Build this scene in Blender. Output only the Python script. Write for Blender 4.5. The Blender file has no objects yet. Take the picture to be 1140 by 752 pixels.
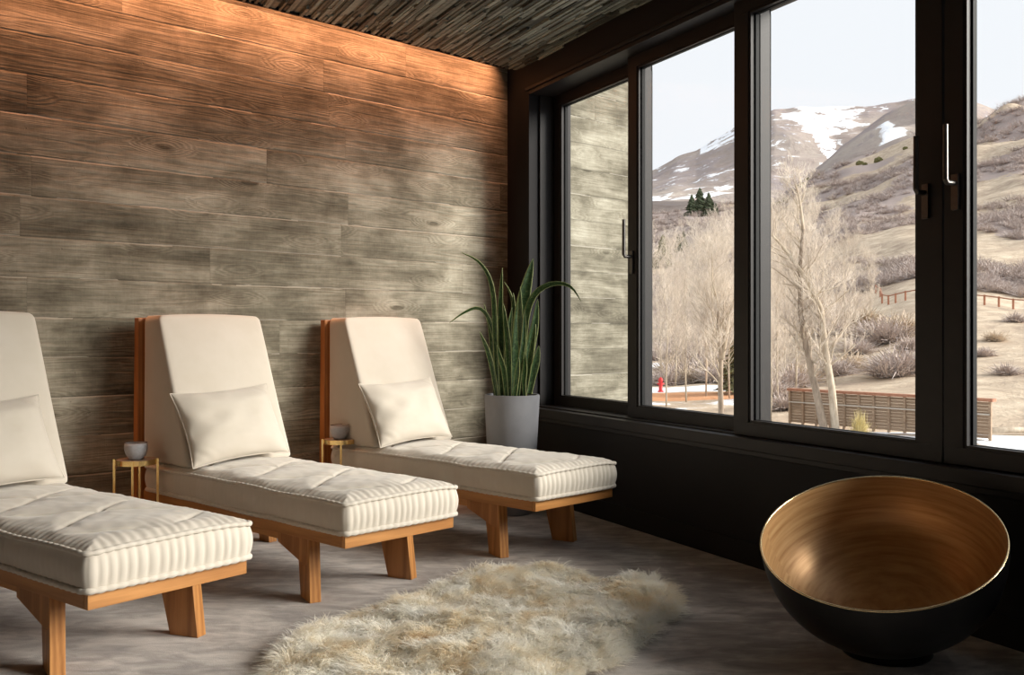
import bpy, bmesh, math, random
import numpy as np
from mathutils import Vector, Matrix, noise as mnoise

random.seed(7); rng = np.random.default_rng(7)
R = math.radians
SC = bpy.context.scene
COL = SC.collection
F, H = 1080.0, 1.15

# ------------------------------------------------------------------ camera
cam = bpy.data.cameras.new('camera'); cam.sensor_width = 36.0
cam.lens = 36.0 * F / 1140.0; cam.shift_y = -4.5 / 1140.0; cam.clip_end = 6000
co = bpy.data.objects.new('camera', cam); COL.objects.link(co)
co.location = (0, 0, H); co.rotation_euler = (R(90), 0, 0); SC.camera = co

# ------------------------------------------------------------------ world, sun, exposure
SC.view_settings.view_transform = 'Standard'; SC.view_settings.look = 'None'
SC.view_settings.exposure = 0.0; SC.view_settings.gamma = 1.0
SC.view_settings.use_curve_mapping = False
wd = bpy.data.worlds.new('sky'); SC.world = wd; wd.use_nodes = True
nt = wd.node_tree; nt.nodes.clear()
wo = nt.nodes.new('ShaderNodeOutputWorld'); bg = nt.nodes.new('ShaderNodeBackground')
tc = nt.nodes.new('ShaderNodeTexCoord'); sx = nt.nodes.new('ShaderNodeSeparateXYZ')
cr = nt.nodes.new('ShaderNodeValToRGB')
nz = nt.nodes.new('ShaderNodeTexNoise'); nz.inputs['Scale'].default_value = 2.2; nz.inputs['Detail'].default_value = 3
mx = nt.nodes.new('ShaderNodeMath'); mx.operation = 'MULTIPLY_ADD'; mx.inputs[1].default_value = 0.12
nt.links.new(tc.outputs['Generated'], sx.inputs[0]); nt.links.new(tc.outputs['Generated'], nz.inputs['Vector'])
nt.links.new(nz.outputs['Fac'], mx.inputs[0]); nt.links.new(sx.outputs['Z'], mx.inputs[2])
nt.links.new(mx.outputs[0], cr.inputs[0]); nt.links.new(cr.outputs[0], bg.inputs[0]); nt.links.new(bg.outputs[0], wo.inputs[0])
e = cr.color_ramp.elements
e[0].position = 0.0; e[0].color = (0.93, 0.945, 0.97, 1)
e[1].position = 0.75; e[1].color = (0.86, 0.90, 0.96, 1)
m_ = e.new(0.22); m_.color = (0.90, 0.92, 0.965, 1)
bg.inputs['Strength'].default_value = 1.06

SUN_AZ = (0.982, -0.19); SUN_EL = 22.0
sl = bpy.data.lights.new('sun', 'SUN'); sl.energy = 7.9; sl.angle = R(34); sl.color = (1.0, 0.95, 0.88)
so = bpy.data.objects.new('sun', sl); COL.objects.link(so)
sd = Vector((SUN_AZ[0], SUN_AZ[1], math.hypot(*SUN_AZ) * math.tan(R(SUN_EL))))
so.rotation_euler = sd.to_track_quat('Z', 'Y').to_euler(); so.location = (20, -6, 12)
COVE_TILT = 13.0
COVE_POWER = 46.0

# ------------------------------------------------------------------ frames of the two walls
CORNER = Vector((-0.033, 7.167, 0))
CEIL = 3.055
DW = Vector((0.4572, -0.8894, 0)).normalized()            # window wall: +x local runs towards the viewer's right
OW = Vector((0.8894, 0.4572, 0)).normalized()             # +y local is outwards
MW = Matrix(((DW.x, OW.x, 0, CORNER.x), (DW.y, OW.y, 0, CORNER.y), (0, 0, 1, 0), (0, 0, 0, 1)))
DC = Vector((0.7274, 0.6861, 0)).normalized()
OC = Vector((-DC.y, DC.x, 0))
MC = Matrix(((DC.x, OC.x, 0, CORNER.x), (DC.y, OC.y, 0, CORNER.y), (0, 0, 1, 0), (0, 0, 0, 1)))

# ------------------------------------------------------------------ helpers
class MB:
    def __init__(s): s.v = []; s.f = []; s.uv = None
    def add(s, V, Fc):
        o = len(s.v); s.v += [tuple(p) for p in V]; s.f += [tuple(i + o for i in f) for f in Fc]
    def box(s, x0, x1, y0, y1, z0, z1):
        V = [(x0,y0,z0),(x1,y0,z0),(x1,y1,z0),(x0,y1,z0),(x0,y0,z1),(x1,y0,z1),(x1,y1,z1),(x0,y1,z1)]
        s.add(V, [(0,3,2,1),(4,5,6,7),(0,1,5,4),(1,2,6,5),(2,3,7,6),(3,0,4,7)])
    def prism(s, pts, axis, a0, a1):
        n = len(pts)
        def mk(p, a):
            if axis == 'x': return (a, p[0], p[1])
            if axis == 'y': return (p[0], a, p[1])
            return (p[0], p[1], a)
        V = [mk(p, a0) for p in pts] + [mk(p, a1) for p in pts]
        s.add(V, [tuple(range(n))[::-1], tuple(range(n, 2*n))] + [(i, (i+1) % n, n+(i+1) % n, n+i) for i in range(n)])
    def tube(s, path, rad, n=8, closed=False, cap=True):
        P = [Vector(p) for p in path]; m = len(P)
        rad = [rad]*m if isinstance(rad, (int, float)) else list(rad)
        rings = []; up = None
        for i in range(m):
            a = P[(i-1) % m] if (closed or i > 0) else P[i]; b = P[(i+1) % m] if (closed or i < m-1) else P[i]
            t = (b - a); t = t.normalized() if t.length > 1e-9 else Vector((0,0,1))
            if up is None:
                up = Vector((0,0,1)) if abs(t.z) < .9 else Vector((1,0,0))
            u = (up - t*up.dot(t))
            u = u.normalized() if u.length > 1e-6 else t.orthogonal().normalized()
            up = u; w = t.cross(u)
            rings.append([P[i] + (u*math.cos(2*math.pi*k/n) + w*math.sin(2*math.pi*k/n))*rad[i] for k in range(n)])
        V = [v for r in rings for v in r]; Fc = []
        for i in range(m if closed else m-1):
            j = (i+1) % m
            for k in range(n):
                k2 = (k+1) % n; Fc.append((i*n+k, i*n+k2, j*n+k2, j*n+k))
        if cap and not closed:
            Fc.append(tuple(range(n))[::-1]); Fc.append(tuple((m-1)*n+k for k in range(n)))
        s.add(V, Fc)
    def lathe(s, prof, n=48, c=(0,0,0), close=False, cap=True):
        V = []; Fc = []; m = len(prof)
        for r, z in prof:
            for k in range(n):
                a = 2*math.pi*k/n; V.append((c[0]+r*math.cos(a), c[1]+r*math.sin(a), c[2]+z))
        for i in range(m if close else m-1):
            j = (i+1) % m
            for k in range(n):
                k2 = (k+1) % n; Fc.append((i*n+k, i*n+k2, j*n+k2, j*n+k))
        if not close and cap:
            if prof[0][0] > 1e-6: Fc.append(tuple(range(n))[::-1])
            if prof[-1][0] > 1e-6: Fc.append(tuple((m-1)*n+k for k in range(n)))
        s.add(V, Fc)
    def grid(s, fn, nu, nv):
        V = [fn(i/(nu-1), j/(nv-1)) for i in range(nu) for j in range(nv)]
        s.add(V, [(i*nv+j, (i+1)*nv+j, (i+1)*nv+j+1, i*nv+j+1) for i in range(nu-1) for j in range(nv-1)])
    def build(s, name, mat, parent=None, smooth=False, bevel=0, seg=2, mat4=None, fix=True, auto=None):
        me = bpy.data.meshes.new(name); me.from_pydata(s.v, [], s.f); me.validate()
        if fix or bevel:
            bm = bmesh.new(); bm.from_mesh(me)
            if fix:
                bmesh.ops.remove_doubles(bm, verts=bm.verts, dist=1e-6)
                bmesh.ops.recalc_face_normals(bm, faces=bm.faces)
            if bevel:
                eg = [q for q in bm.edges if len(q.link_faces) == 2 and q.calc_face_angle(0) > 0.5]
                bmesh.ops.bevel(bm, geom=eg, offset=bevel, segments=seg, profile=.5, affect='EDGES', clamp_overlap=True)
            bm.to_mesh(me); bm.free()
        for p in me.polygons: p.use_smooth = smooth
        if auto is not None: me.set_sharp_from_angle(angle=auto)
        me.materials.append(mat)
        o = bpy.data.objects.new(name, me); COL.objects.link(o)
        if parent: o.parent = parent
        if mat4 is not None: o.matrix_world = mat4
        return o

def np_mesh(name, V, faces, mat, parent=None, smooth=False):
    """fast mesh from numpy arrays; faces is (n,k)"""
    me = bpy.data.meshes.new(name); k = faces.shape[1]; n = faces.shape[0]
    me.vertices.add(len(V)); me.vertices.foreach_set('co', np.asarray(V, dtype=np.float32).ravel())
    me.loops.add(n*k); me.loops.foreach_set('vertex_index', faces.astype(np.int32).ravel())
    me.polygons.add(n); me.polygons.foreach_set('loop_start', np.arange(0, n*k, k, dtype=np.int32))
    me.polygons.foreach_set('use_smooth', np.full(n, smooth, dtype=bool))
    me.update(calc_edges=True); me.materials.append(mat)
    o = bpy.data.objects.new(name, me); COL.objects.link(o)
    if parent: o.parent = parent
    return o

def vcol(o, name, arr):
    a = o.data.color_attributes.new(name, 'FLOAT_COLOR', 'POINT')
    full = np.ones((len(arr), 4), dtype=np.float32); full[:, :arr.shape[1]] = arr
    a.data.foreach_set('color', full.ravel())

def empty(name, loc, rz=0, label=None, cat=None, group=None):
    o = bpy.data.objects.new(name, None); o.empty_display_size = .1; COL.objects.link(o)
    o.location = loc; o.rotation_euler = (0, 0, rz); tag(o, label, cat, group); return o
def tag(o, label=None, cat=None, group=None, kind=None):
    if label: o['label'] = label
    if cat: o['category'] = cat
    if group: o['group'] = group
    if kind: o['kind'] = kind
    return o
def struct(o): o['kind'] = 'structure'; return o
def copy_tree(o, parent=None):
    c = o.copy(); COL.objects.link(c); c.parent = parent
    for ch in list(o.children): copy_tree(ch, c)
    return c

# ------------------------------------------------------------------ materials
def mat(name, col=(.5,.5,.5), rough=.6, metal=0, spec=.5):
    m = bpy.data.materials.new(name); m.use_nodes = True
    b = m.node_tree.nodes['Principled BSDF']
    b.inputs['Base Color'].default_value = (*col, 1); b.inputs['Roughness'].default_value = rough
    b.inputs['Metallic'].default_value = metal; b.inputs['Specular IOR Level'].default_value = spec
    return m, m.node_tree, b
def N(t, kind, **kw):
    n = t.nodes.new('ShaderNode'+kind)
    for k, v in kw.items():
        if k in n.inputs: n.inputs[k].default_value = v
        else: setattr(n, k, v)
    return n
def ramp(t, src, stops):
    r = t.nodes.new('ShaderNodeValToRGB'); el = r.color_ramp.elements
    el[0].position = stops[0][0]; el[0].color = (*stops[0][1], 1)
    el[1].position = stops[-1][0]; el[1].color = (*stops[-1][1], 1)
    for p, c in stops[1:-1]:
        q = el.new(p); q.color = (*c, 1)
    t.links.new(src, r.inputs[0]); return r.outputs[0]
def mapping(t, scale=(1,1,1), coord='Object', rot=(0,0,0)):
    a = N(t, 'TexCoord'); b = N(t, 'Mapping'); b.inputs['Scale'].default_value = scale; b.inputs['Rotation'].default_value = rot
    t.links.new(a.outputs[coord], b.inputs[0]); return b.outputs[0]
def noise(t, vec, scale=5, detail=4, rough=.5, dist=0):
    n = N(t, 'TexNoise'); n.inputs['Scale'].default_value = scale; n.inputs['Detail'].default_value = detail
    n.inputs['Roughness'].default_value = rough; n.inputs['Distortion'].default_value = dist
    if vec is not None: t.links.new(vec, n.inputs['Vector'])
    return n.outputs['Fac']
def mixc(t, fac, a, b, mode='MIX'):
    m = N(t, 'Mix', data_type='RGBA', blend_type=mode)
    for s, v in ((m.inputs[0], fac), (m.inputs[6], a), (m.inputs[7], b)):
        if isinstance(v, (int, float)): s.default_value = v
        elif isinstance(v, tuple): s.default_value = (*v, 1)
        else: t.links.new(v, s)
    return m.outputs[2]
def math_(t, op, a, b=None, c=None):
    m = N(t, 'Math', operation=op)
    for i, v in enumerate((a, b, c)):
        if v is None: continue
        if isinstance(v, (int, float)): m.inputs[i].default_value = v
        else: t.links.new(v, m.inputs[i])
    return m.outputs[0]
def bump(t, b, h, strength=.3, dist=.01):
    n = N(t, 'Bump'); n.inputs['Strength'].default_value = strength; n.inputs['Distance'].default_value = dist
    t.links.new(h, n.inputs['Height']); t.links.new(n.outputs[0], b.inputs['Normal'])

def wood_mat(name, dark, light, axis=0, rough=.42):
    m, t, b = mat(name, rough=rough)
    sc = [9, 9, 9]; sc[axis] = .7
    v = mapping(t, tuple(sc)); n1 = noise(t, v, 2.2, 4, .6, .6)
    sc2 = [110, 110, 110]; sc2[axis] = 4
    v2 = mapping(t, tuple(sc2)); n2 = noise(t, v2, 1.5, 2, .6)
    w = N(t, 'TexWave', wave_type='BANDS', bands_direction=('Y' if axis != 1 else 'X'))
    w.inputs['Scale'].default_value = 1.6; w.inputs['Distortion'].default_value = 5; w.inputs['Detail'].default_value = 2; w.inputs['Detail Scale'].default_value = 1.2
    t.links.new(v, w.inputs['Vector'])
    s = math_(t, 'ADD', math_(t, 'MULTIPLY', n1, .55), math_(t, 'MULTIPLY', w.outputs['Fac'], .25))
    s = math_(t, 'ADD', s, math_(t, 'MULTIPLY', n2, .25))
    c = ramp(t, s, [(.25, dark), (.75, light)])
    t.links.new(c, b.inputs['Base Color']); bump(t, b, n2, .12, .002)
    return m
M = {}
M['oak'] = wood_mat('honey_oak', (.30,.115,.026), (.62,.30,.095), 0)
M['oak_end'] = wood_mat('honey_oak_end', (.30,.115,.026), (.62,.30,.095), 1)
M['oak_leg'] = wood_mat('honey_oak_leg', (.27,.10,.022), (.56,.26,.08), 2)
M['oak_back'] = wood_mat('red_oak_back', (.26,.085,.018), (.50,.19,.05), 2)

def fabric(name, col, col2, weave=900, rough=.9):
    m, t, b = mat(name, col, rough, 0, .2)
    v = mapping(t); n = noise(t, v, 6, 3, .6); n2 = noise(t, mapping(t, (1,1,1)), weave, 1, .5)
    c = ramp(t, n, [(.3, col2), (.7, col)]); t.links.new(c, b.inputs['Base Color'])
    b.inputs['Sheen Weight'].default_value = .25; b.inputs['Sheen Roughness'].default_value = .5
    bump(t, b, n2, .15, .0006); return m
M['linen'] = fabric('cream_linen', (.565,.51,.435), (.53,.475,.395))
M['linen_mat'] = fabric('cream_mattress_cotton', (.625,.57,.49), (.58,.525,.445))

# board formed concrete
def concrete():
    m, t, b = mat('board_formed_concrete', rough=.85, spec=.25)
    tcn = N(t, 'TexCoord'); sp = N(t, 'SeparateXYZ'); t.links.new(tcn.outputs['Object'], sp.inputs[0])
    X, Z = sp.outputs['X'], sp.outputs['Z']
    row = math_(t, 'FLOOR', math_(t, 'DIVIDE', Z, .205))
    wn = N(t, 'TexWhiteNoise', noise_dimensions='1D'); t.links.new(row, wn.inputs['W']); rr = wn.outputs['Value']
    xs = math_(t, 'ADD', math_(t, 'DIVIDE', X, 1.9), math_(t, 'MULTIPLY', rr, 7.3))
    colm = math_(t, 'FLOOR', xs)
    cb = N(t, 'CombineXYZ'); t.links.new(row, cb.inputs[0]); t.links.new(colm, cb.inputs[1])
    wn2 = N(t, 'TexWhiteNoise', noise_dimensions='3D'); t.links.new(cb.outputs[0], wn2.inputs['Vector']); br = wn2.outputs['Value']
    # seams
    fz = math_(t, 'FRACT', math_(t, 'DIVIDE', Z, .205)); wob = math_(t, 'MULTIPLY', math_(t, 'SUBTRACT', noise(t, tcn.outputs['Object'], 9, 3), .5), .05)
    dz = math_(t, 'ABSOLUTE', math_(t, 'ADD', math_(t, 'SUBTRACT', fz, .5), wob))        # .5 at seam
    seam = ramp(t, dz, [(.468, (0,0,0)), (.486, (1,1,1))])
    fx = math_(t, 'FRACT', xs); dx = math_(t, 'ABSOLUTE', math_(t, 'SUBTRACT', fx, .5))
    vseam = ramp(t, dx, [(.4965, (0,0,0)), (.4985, (1,1,1))])
    # grain: stretched, shifted per board, swirled round knots
    off = N(t, 'CombineXYZ'); t.links.new(math_(t, 'MULTIPLY', br, 37), off.inputs[0]); t.links.new(math_(t, 'MULTIPLY', rr, 11), off.inputs[1]); t.links.new(math_(t, 'MULTIPLY', br, 5), off.inputs[2])
    va = N(t, 'VectorMath', operation='ADD'); t.links.new(tcn.outputs['Object'], va.inputs[0]); t.links.new(off.outputs[0], va.inputs[1])
    vm = N(t, 'Mapping'); vm.inputs['Scale'].default_value = (1.3, 1, 4.6); t.links.new(va.outputs[0], vm.inputs[0])
    vor = N(t, 'TexVoronoi'); vor.inputs['Scale'].default_value = 1.25; vor.inputs['Randomness'].default_value = 1; t.links.new(vm.outputs[0], vor.inputs['Vector'])
    kn = ramp(t, vor.outputs['Distance'], [(.05, (1,1,1)), (.34, (0,0,0))])
    kcore = ramp(t, vor.outputs['Distance'], [(.05, (1,1,1)), (.12, (0,0,0))])
    gm = N(t, 'Mapping'); gm.inputs['Scale'].default_value = (.8, 1, 16); t.links.new(va.outputs[0], gm.inputs[0])
    big = noise(t, gm.outputs[0], 1.1, 4, .55, .5)
    warp = math_(t, 'ADD', math_(t, 'MULTIPLY', Z, 46), math_(t, 'ADD', math_(t, 'MULTIPLY', big, 12), math_(t, 'MULTIPLY', kn, 11)))
    rings = math_(t, 'MULTIPLY_ADD', math_(t, 'SINE', math_(t, 'MULTIPLY', warp, 3.0)), .5, .5)
    hg = N(t, 'Mapping'); hg.inputs['Scale'].default_value = (3, 1, 90); t.links.new(va.outputs[0], hg.inputs[0])
    fine = noise(t, hg.outputs[0], 2.0, 3, .65)
    vg = N(t, 'Mapping'); vg.inputs['Scale'].default_value = (60, 1, 5); t.links.new(va.outputs[0], vg.inputs[0])
    saw = noise(t, vg.outputs[0], 2.0, 2, .6)
    cl = N(t, 'Mapping'); cl.inputs['Scale'].default_value = (.9, 1, 2.4); t.links.new(va.outputs[0], cl.inputs[0])
    cloud = noise(t, cl.outputs[0], 1.9, 6, .62, .4)
    pores = ramp(t, noise(t, tcn.outputs['Object'], 42, 2, .5), [(.70, (0,0,0)), (.76, (1,1,1))])
    tone = math_(t, 'ADD', math_(t, 'MULTIPLY', cloud, .95), math_(t, 'MULTIPLY', math_(t, 'SUBTRACT', noise(t, tcn.outputs['Object'], 1.3, 6, .7), .5), .8))
    tone = math_(t, 'ADD', tone, math_(t, 'MULTIPLY', math_(t, 'SUBTRACT', br, .5), .035))
    tone = math_(t, 'ADD', tone, math_(t, 'MULTIPLY', math_(t, 'SUBTRACT', rings, .5), .07))
    tone = math_(t, 'ADD', tone, math_(t, 'MULTIPLY', math_(t, 'SUBTRACT', fine, .5), .20))
    tone = math_(t, 'ADD', tone, math_(t, 'MULTIPLY', math_(t, 'SUBTRACT', saw, .5), .06))
    tone = math_(t, 'SUBTRACT', tone, math_(t, 'MULTIPLY', kcore, .24)); tone = math_(t, 'SUBTRACT', tone, .03)
    c = ramp(t, tone, [(.22, (.070,.061,.042)), (.40, (.160,.143,.104)), (.55, (.270,.247,.188)), (.78, (.46,.435,.35))])
    eff = math_(t, 'MULTIPLY', seam, math_(t, 'GREATER_THAN', noise(t, cl.outputs[0], 1.3, 2), .55))
    c = mixc(t, math_(t, 'MULTIPLY', seam, .30), c, (.05,.045,.036))
    c = mixc(t, math_(t, 'MULTIPLY', vseam, math_(t, 'MULTIPLY', rr, .25)), c, (.06,.05,.04))
    c = mixc(t, math_(t, 'MULTIPLY', eff, .55), c, (.50,.46,.38))
    c = mixc(t, math_(t, 'MULTIPLY', pores, .35), c, (.06,.05,.04))
    t.links.new(c, b.inputs['Base Color'])
    h = math_(t, 'ADD', math_(t, 'MULTIPLY', rings, .3), math_(t, 'MULTIPLY', cloud, 1.6)); h = math_(t, 'ADD', h, math_(t, 'MULTIPLY', fine, .35))
    h = math_(t, 'ADD', h, math_(t, 'MULTIPLY', saw, .1)); h = math_(t, 'ADD', h, math_(t, 'MULTIPLY', rr, .8))
    h = math_(t, 'SUBTRACT', h, math_(t, 'MULTIPLY', seam, .8)); h = math_(t, 'SUBTRACT', h, math_(t, 'MULTIPLY', vseam, .15))
    h = math_(t, 'SUBTRACT', h, math_(t, 'MULTIPLY', pores, .6))
    bump(t, b, h, .5, .005)
    return m
M['concrete'] = concrete()
def simple_noise_mat(name, c1, c2, scale, rough, metal=0, spec=.5, bstr=0, bdist=.002, detail=4, stretch=(1,1,1)):
    m, t, b = mat(name, c1, rough, metal, spec)
    n = noise(t, mapping(t, stretch), scale, detail, .6)
    t.links.new(ramp(t, n, [(.3, c1), (.7, c2)]), b.inputs['Base Color'])
    if bstr: bump(t, b, n, bstr, bdist)
    return m
M['black_wall'] = simple_noise_mat('black_plaster', (.0075,.006,.0065), (.010,.0085,.009), 3, .62, spec=.25)
M['dark_metal'] = simple_noise_mat('dark_bronze_frame', (.0135,.0108,.0100), (.0175,.0140,.0130), 14, .46, .0, .28)
M['gasket'] = simple_noise_mat('black_gasket', (.004,.004,.004), (.006,.006,.006), 20, .6, spec=.2)
M['handle'] = simple_noise_mat('bronze_handle', (.10,.09,.085), (.13,.12,.11), 30, .32, .9)
M['plaster'] = simple_noise_mat('dim_plaster', (.10,.088,.075), (.13,.115,.098), 3, .8)
M['brass'] = simple_noise_mat('brushed_brass', (.80,.56,.22), (.90,.66,.30), 60, .25, 1, bstr=.05)
M['stone_top'] = simple_noise_mat('brown_stone_top', (.30,.21,.15), (.45,.34,.27), 26, .3)
M['ceramic'] = simple_noise_mat('speckled_grey_ceramic', (.42,.425,.45), (.50,.505,.53), 90, .35)
M['pot'] = simple_noise_mat('grey_concrete_planter', (.205,.205,.22), (.25,.25,.265), 5, .8, bstr=.05)
M['soil'] = simple_noise_mat('soil', (.02,.014,.01), (.05,.035,.022), 60, .95, bstr=1, bdist=.01)
M['rim'] = mat('brass_rim', (.85,.66,.38), .25, 1)[0]
M['bowl_out'] = simple_noise_mat('black_bowl_shell', (.004,.0038,.0045), (.007,.0065,.0075), 6, .34, 0, .5)
def bowl_in():
    m, t, b = mat('gold_leafed_bowl_lining', rough=.36, metal=.35)
    tcn = N(t, 'TexCoord'); sp = N(t, 'SeparateXYZ'); t.links.new(tcn.outputs['Object'], sp.inputs[0])
    rr = math_(t, 'SQRT', math_(t, 'ADD', math_(t, 'POWER', sp.outputs[0], 2), math_(t, 'POWER', sp.outputs[1], 2)))
    ang = math_(t, 'ARCTAN2', sp.outputs[1], sp.outputs[0])
    cb = N(t, 'CombineXYZ'); t.links.new(math_(t, 'MULTIPLY', ang, .8), cb.inputs[0]); t.links.new(math_(t, 'MULTIPLY', sp.outputs[2], 38), cb.inputs[1])
    n = noise(t, cb.outputs[0], 1.6, 4, .6)
    t.links.new(ramp(t, n, [(.3, (.33,.165,.06)), (.5, (.46,.26,.11)), (.72, (.56,.35,.16))]), b.inputs['Base Color'])
    bump(t, b, n, .12, .003); return m
M['bowl_in'] = bowl_in()
def carpet():
    m, t, b = mat('taupe_carpet', rough=.95, spec=.1)
    v = mapping(t); n1 = noise(t, v, 1.7, 5, .62, 1.2); n2 = noise(t, mapping(t, (1, 2.6, 1), rot=(0,0,.5)), 5.5, 4, .6, .8)
    s = math_(t, 'ADD', math_(t, 'MULTIPLY', n1, .55), math_(t, 'MULTIPLY', n2, .5))
    f = noise(t, v, 260, 2, .5); s2 = math_(t, 'ADD', s, math_(t, 'MULTIPLY', math_(t, 'SUBTRACT', f, .5), .3))
    t.links.new(ramp(t, s2, [(.38, (.175,.144,.124)), (.50, (.30,.255,.22)), (.64, (.54,.475,.42))]), b.inputs['Base Color'])
    b.inputs['Sheen Weight'].default_value = .3
    bump(t, b, math_(t, 'ADD', f, math_(t, 'MULTIPLY', n2, .8)), .5, .006); return m
M['carpet'] = carpet()
def ceil_mat():
    m, t, b = mat('charred_ceiling_strips', rough=.55, spec=.4)
    gi = N(t, 'NewGeometry'); v = mapping(t, (2, 30, 30)); n = noise(t, v, 3, 4, .6)
    s = math_(t, 'ADD', math_(t, 'MULTIPLY', gi.outputs['Random Per Island'], .55), math_(t, 'MULTIPLY', n, .5))
    t.links.new(ramp(t, s, [(.22, (.035,.036,.029)), (.55, (.16,.162,.13)), (.92, (.46,.47,.39))]), b.inputs['Base Color'])
    bump(t, b, n, .5, .004); return m
M['ceil'] = ceil_mat()
def glass():
    m = bpy.data.materials.new('window_glass'); m.use_nodes = True; t = m.node_tree; t.nodes.clear()
    o = N(t, 'OutputMaterial'); tr = N(t, 'BsdfTransparent'); tr.inputs[0].default_value = (.99,.995,.99,1)
    g = N(t, 'BsdfGlossy'); g.inputs['Roughness'].default_value = .02
    lw = N(t, 'LayerWeight'); lw.inputs['Blend'].default_value = .5
    fr = math_(t, 'MULTIPLY_ADD', math_(t, 'POWER', lw.outputs['Facing'], 5.0), .35, .012)
    mx = N(t, 'MixShader'); t.links.new(fr, mx.inputs[0]); t.links.new(tr.outputs[0], mx.inputs[1]); t.links.new(g.outputs[0], mx.inputs[2])
    t.links.new(mx.outputs[0], o.inputs[0]); return m
M['glass'] = glass()
m_led, t_led, b_led = mat('warm_cove_strip', (1,.5,.2)); b_led.inputs['Emission Color'].default_value = (1,.42,.14,1); b_led.inputs['Emission Strength'].default_value = 6
M['led'] = m_led

# ------------------------------------------------------------------ room shell
OPEN_Z0, OPEN_Z1 = .571, 2.87
# window wall pieces: below, above and between the openings (local x = t, y = outwards)
SPANS = [(.336, 5.02), (5.10, 7.9), (8.0, 9.9)]           # the nearer two bays lie outside the frame
m = MB(); m.box(-.05, 10.2, 0, .29, -.05, OPEN_Z0); m.box(-.05, 10.2, 0, .29, OPEN_Z1, 3.5)
ends = [-.05] + [q for s_ in SPANS for q in s_] + [10.2]
for i in range(0, len(ends), 2): m.box(ends[i], ends[i+1], 0, .27, OPEN_Z0, OPEN_Z1)
struct(m.build('wall_right', M['black_wall'], mat4=MW))
m = MB(); m.box(.0, 10.1, -.014, .0, 0, .115); struct(m.build('baseboard_right', M['black_wall'], mat4=MW, bevel=.003))
# casing round the visible opening
m = MB()
m.box(.336, 5.02, -.022, .0, .571, .631)                    # apron moulding
m.box(.336, 5.02, -.012, .0, .545, .571)
m.box(.30, 5.02, -.014, .0, 2.872, 2.895)
struct(m.build('trim_1', M['dark_metal'], mat4=MW, bevel=.003))
m = MB()
m.box(.336, 5.02, -.004, .30, .596, .631)                   # inner sill ledge
m.box(.336, 5.02, .05, .30, .631, .64)
m.box(.336, 5.02, .0, .30, 2.845, 2.87)
m.box(.336, .352, .08, .30, .60, 2.86)
struct(m.build('trim_2', M['dark_metal'], mat4=MW, bevel=.002))
# concrete wall, runs on outdoors past the corner
m = MB(); m.box(-6.6, 1.60, 0, .30, -1.9, 3.6)
struct(m.build('wall_back', M['concrete'], mat4=MC))
# floor / shell
P6 = MC @ Vector((-6.6, 0, 0)); E10 = MW @ Vector((10.1, 0, 0))
poly = [(CORNER.x, CORNER.y), (P6.x, P6.y), (P6.x+.6, -2.2), (E10.x, -2.2), (E10.x, E10.y)]
m = MB(); m.prism(poly, 'z', -.12, 0); struct(m.build('floor', M['carpet']))
m = MB(); m.prism([(p[0], p[1]) for p in [(P6.x, P6.y), (P6.x-.3, P6.y), (P6.x+.3, -2.2), (P6.x+.6, -2.2)]], 'z', -.1, 3.5)
struct(m.build('wall_left', M['plaster']))
m = MB(); m.box(P6.x+.3, E10.x+.4, -2.5, -2.2, -.1, 3.5); m.box(E10.x, E10.x+.3, -2.3, E10.y+.2, -.1, 3.5); struct(m.build('wall_front', M['plaster']))
# ceiling: substrate set back from the concrete to leave a light slot, with split strips below
SLOT = .13
def shift(pt, d): return (pt[0]+d.x, pt[1]+d.y)
inw = -OC*SLOT
c0 = (CORNER.x, CORNER.y)
# ceiling edge parallel to the concrete wall
k = SLOT / max(1e-6, abs(DW.dot(OC)))
cA = (CORNER.x + DW.x*k, CORNER.y + DW.y*k); cB = (P6.x + inw.x, P6.y + inw.y)
m = MB(); m.prism([cA, cB, (P6.x+.6, -2.2), (E10.x, -2.2), (E10.x, E10.y)], 'z', CEIL+.035, CEIL+.16)
slab = struct(m.build('ceiling', M['ceil']))
m = MB(); m.prism([(CORNER.x+.6, CORNER.y+.4), (P6.x-.3, P6.y+.2), (P6.x+.6, -2.2), (E10.x+.1, -2.2), (E10.x+.5, E10.y+.2)], 'z', 3.36, 3.45)
struct(m.build('trim_3', M['black_wall']))
# strips run parallel to the window wall
V = []; Q = []
def inroom(t, q): # q: distance from window wall into room
    p = MW @ Vector((t, -q, 0)); d = (p - CORNER).dot(-OC); return d
q = .0
while q < 6.2:
    wdt = random.uniform(.011, .023)
    t = -1.0 + random.uniform(0, .4)
    while t < 9.0:
        ln = random.uniform(.16, .62); hgt = random.uniform(.002, .026)
        t0, t1 = t, t+ln-.004
        # clip to the slot line
        dA = inroom(t0, q+wdt/2); dB = inroom(t1, q+wdt/2); lim = SLOT + .013 - random.uniform(0, .004)
        t += ln
        if dB < lim: continue
        if dA < lim: t0 = t0 + (lim-dA)/(dB-dA)*(t1-t0)
        if t1-t0 < .02: continue
        o = len(V)
        z0 = CEIL - hgt + .018; z1 = CEIL+.036
        for (tt, qq, zz) in ((t0,q,z0),(t1,q,z0+random.uniform(-.003,.003)),(t1,q+wdt,z0),(t0,q+wdt,z0),(t0,q,z1),(t1,q,z1),(t1,q+wdt,z1),(t0,q+wdt,z1)):
            p = MW @ Vector((tt, -qq, 0)); V.append((p.x, p.y, zz))
        for f in ((0,3,2,1),(0,1,5,4),(1,2,6,5),(2,3,7,6),(3,0,4,7)): Q.append(tuple(i+o for i in f))
    q += wdt
o_ = np_mesh('ceiling_strips', np.array(V), np.array(Q), M['ceil'], slab)
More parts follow.
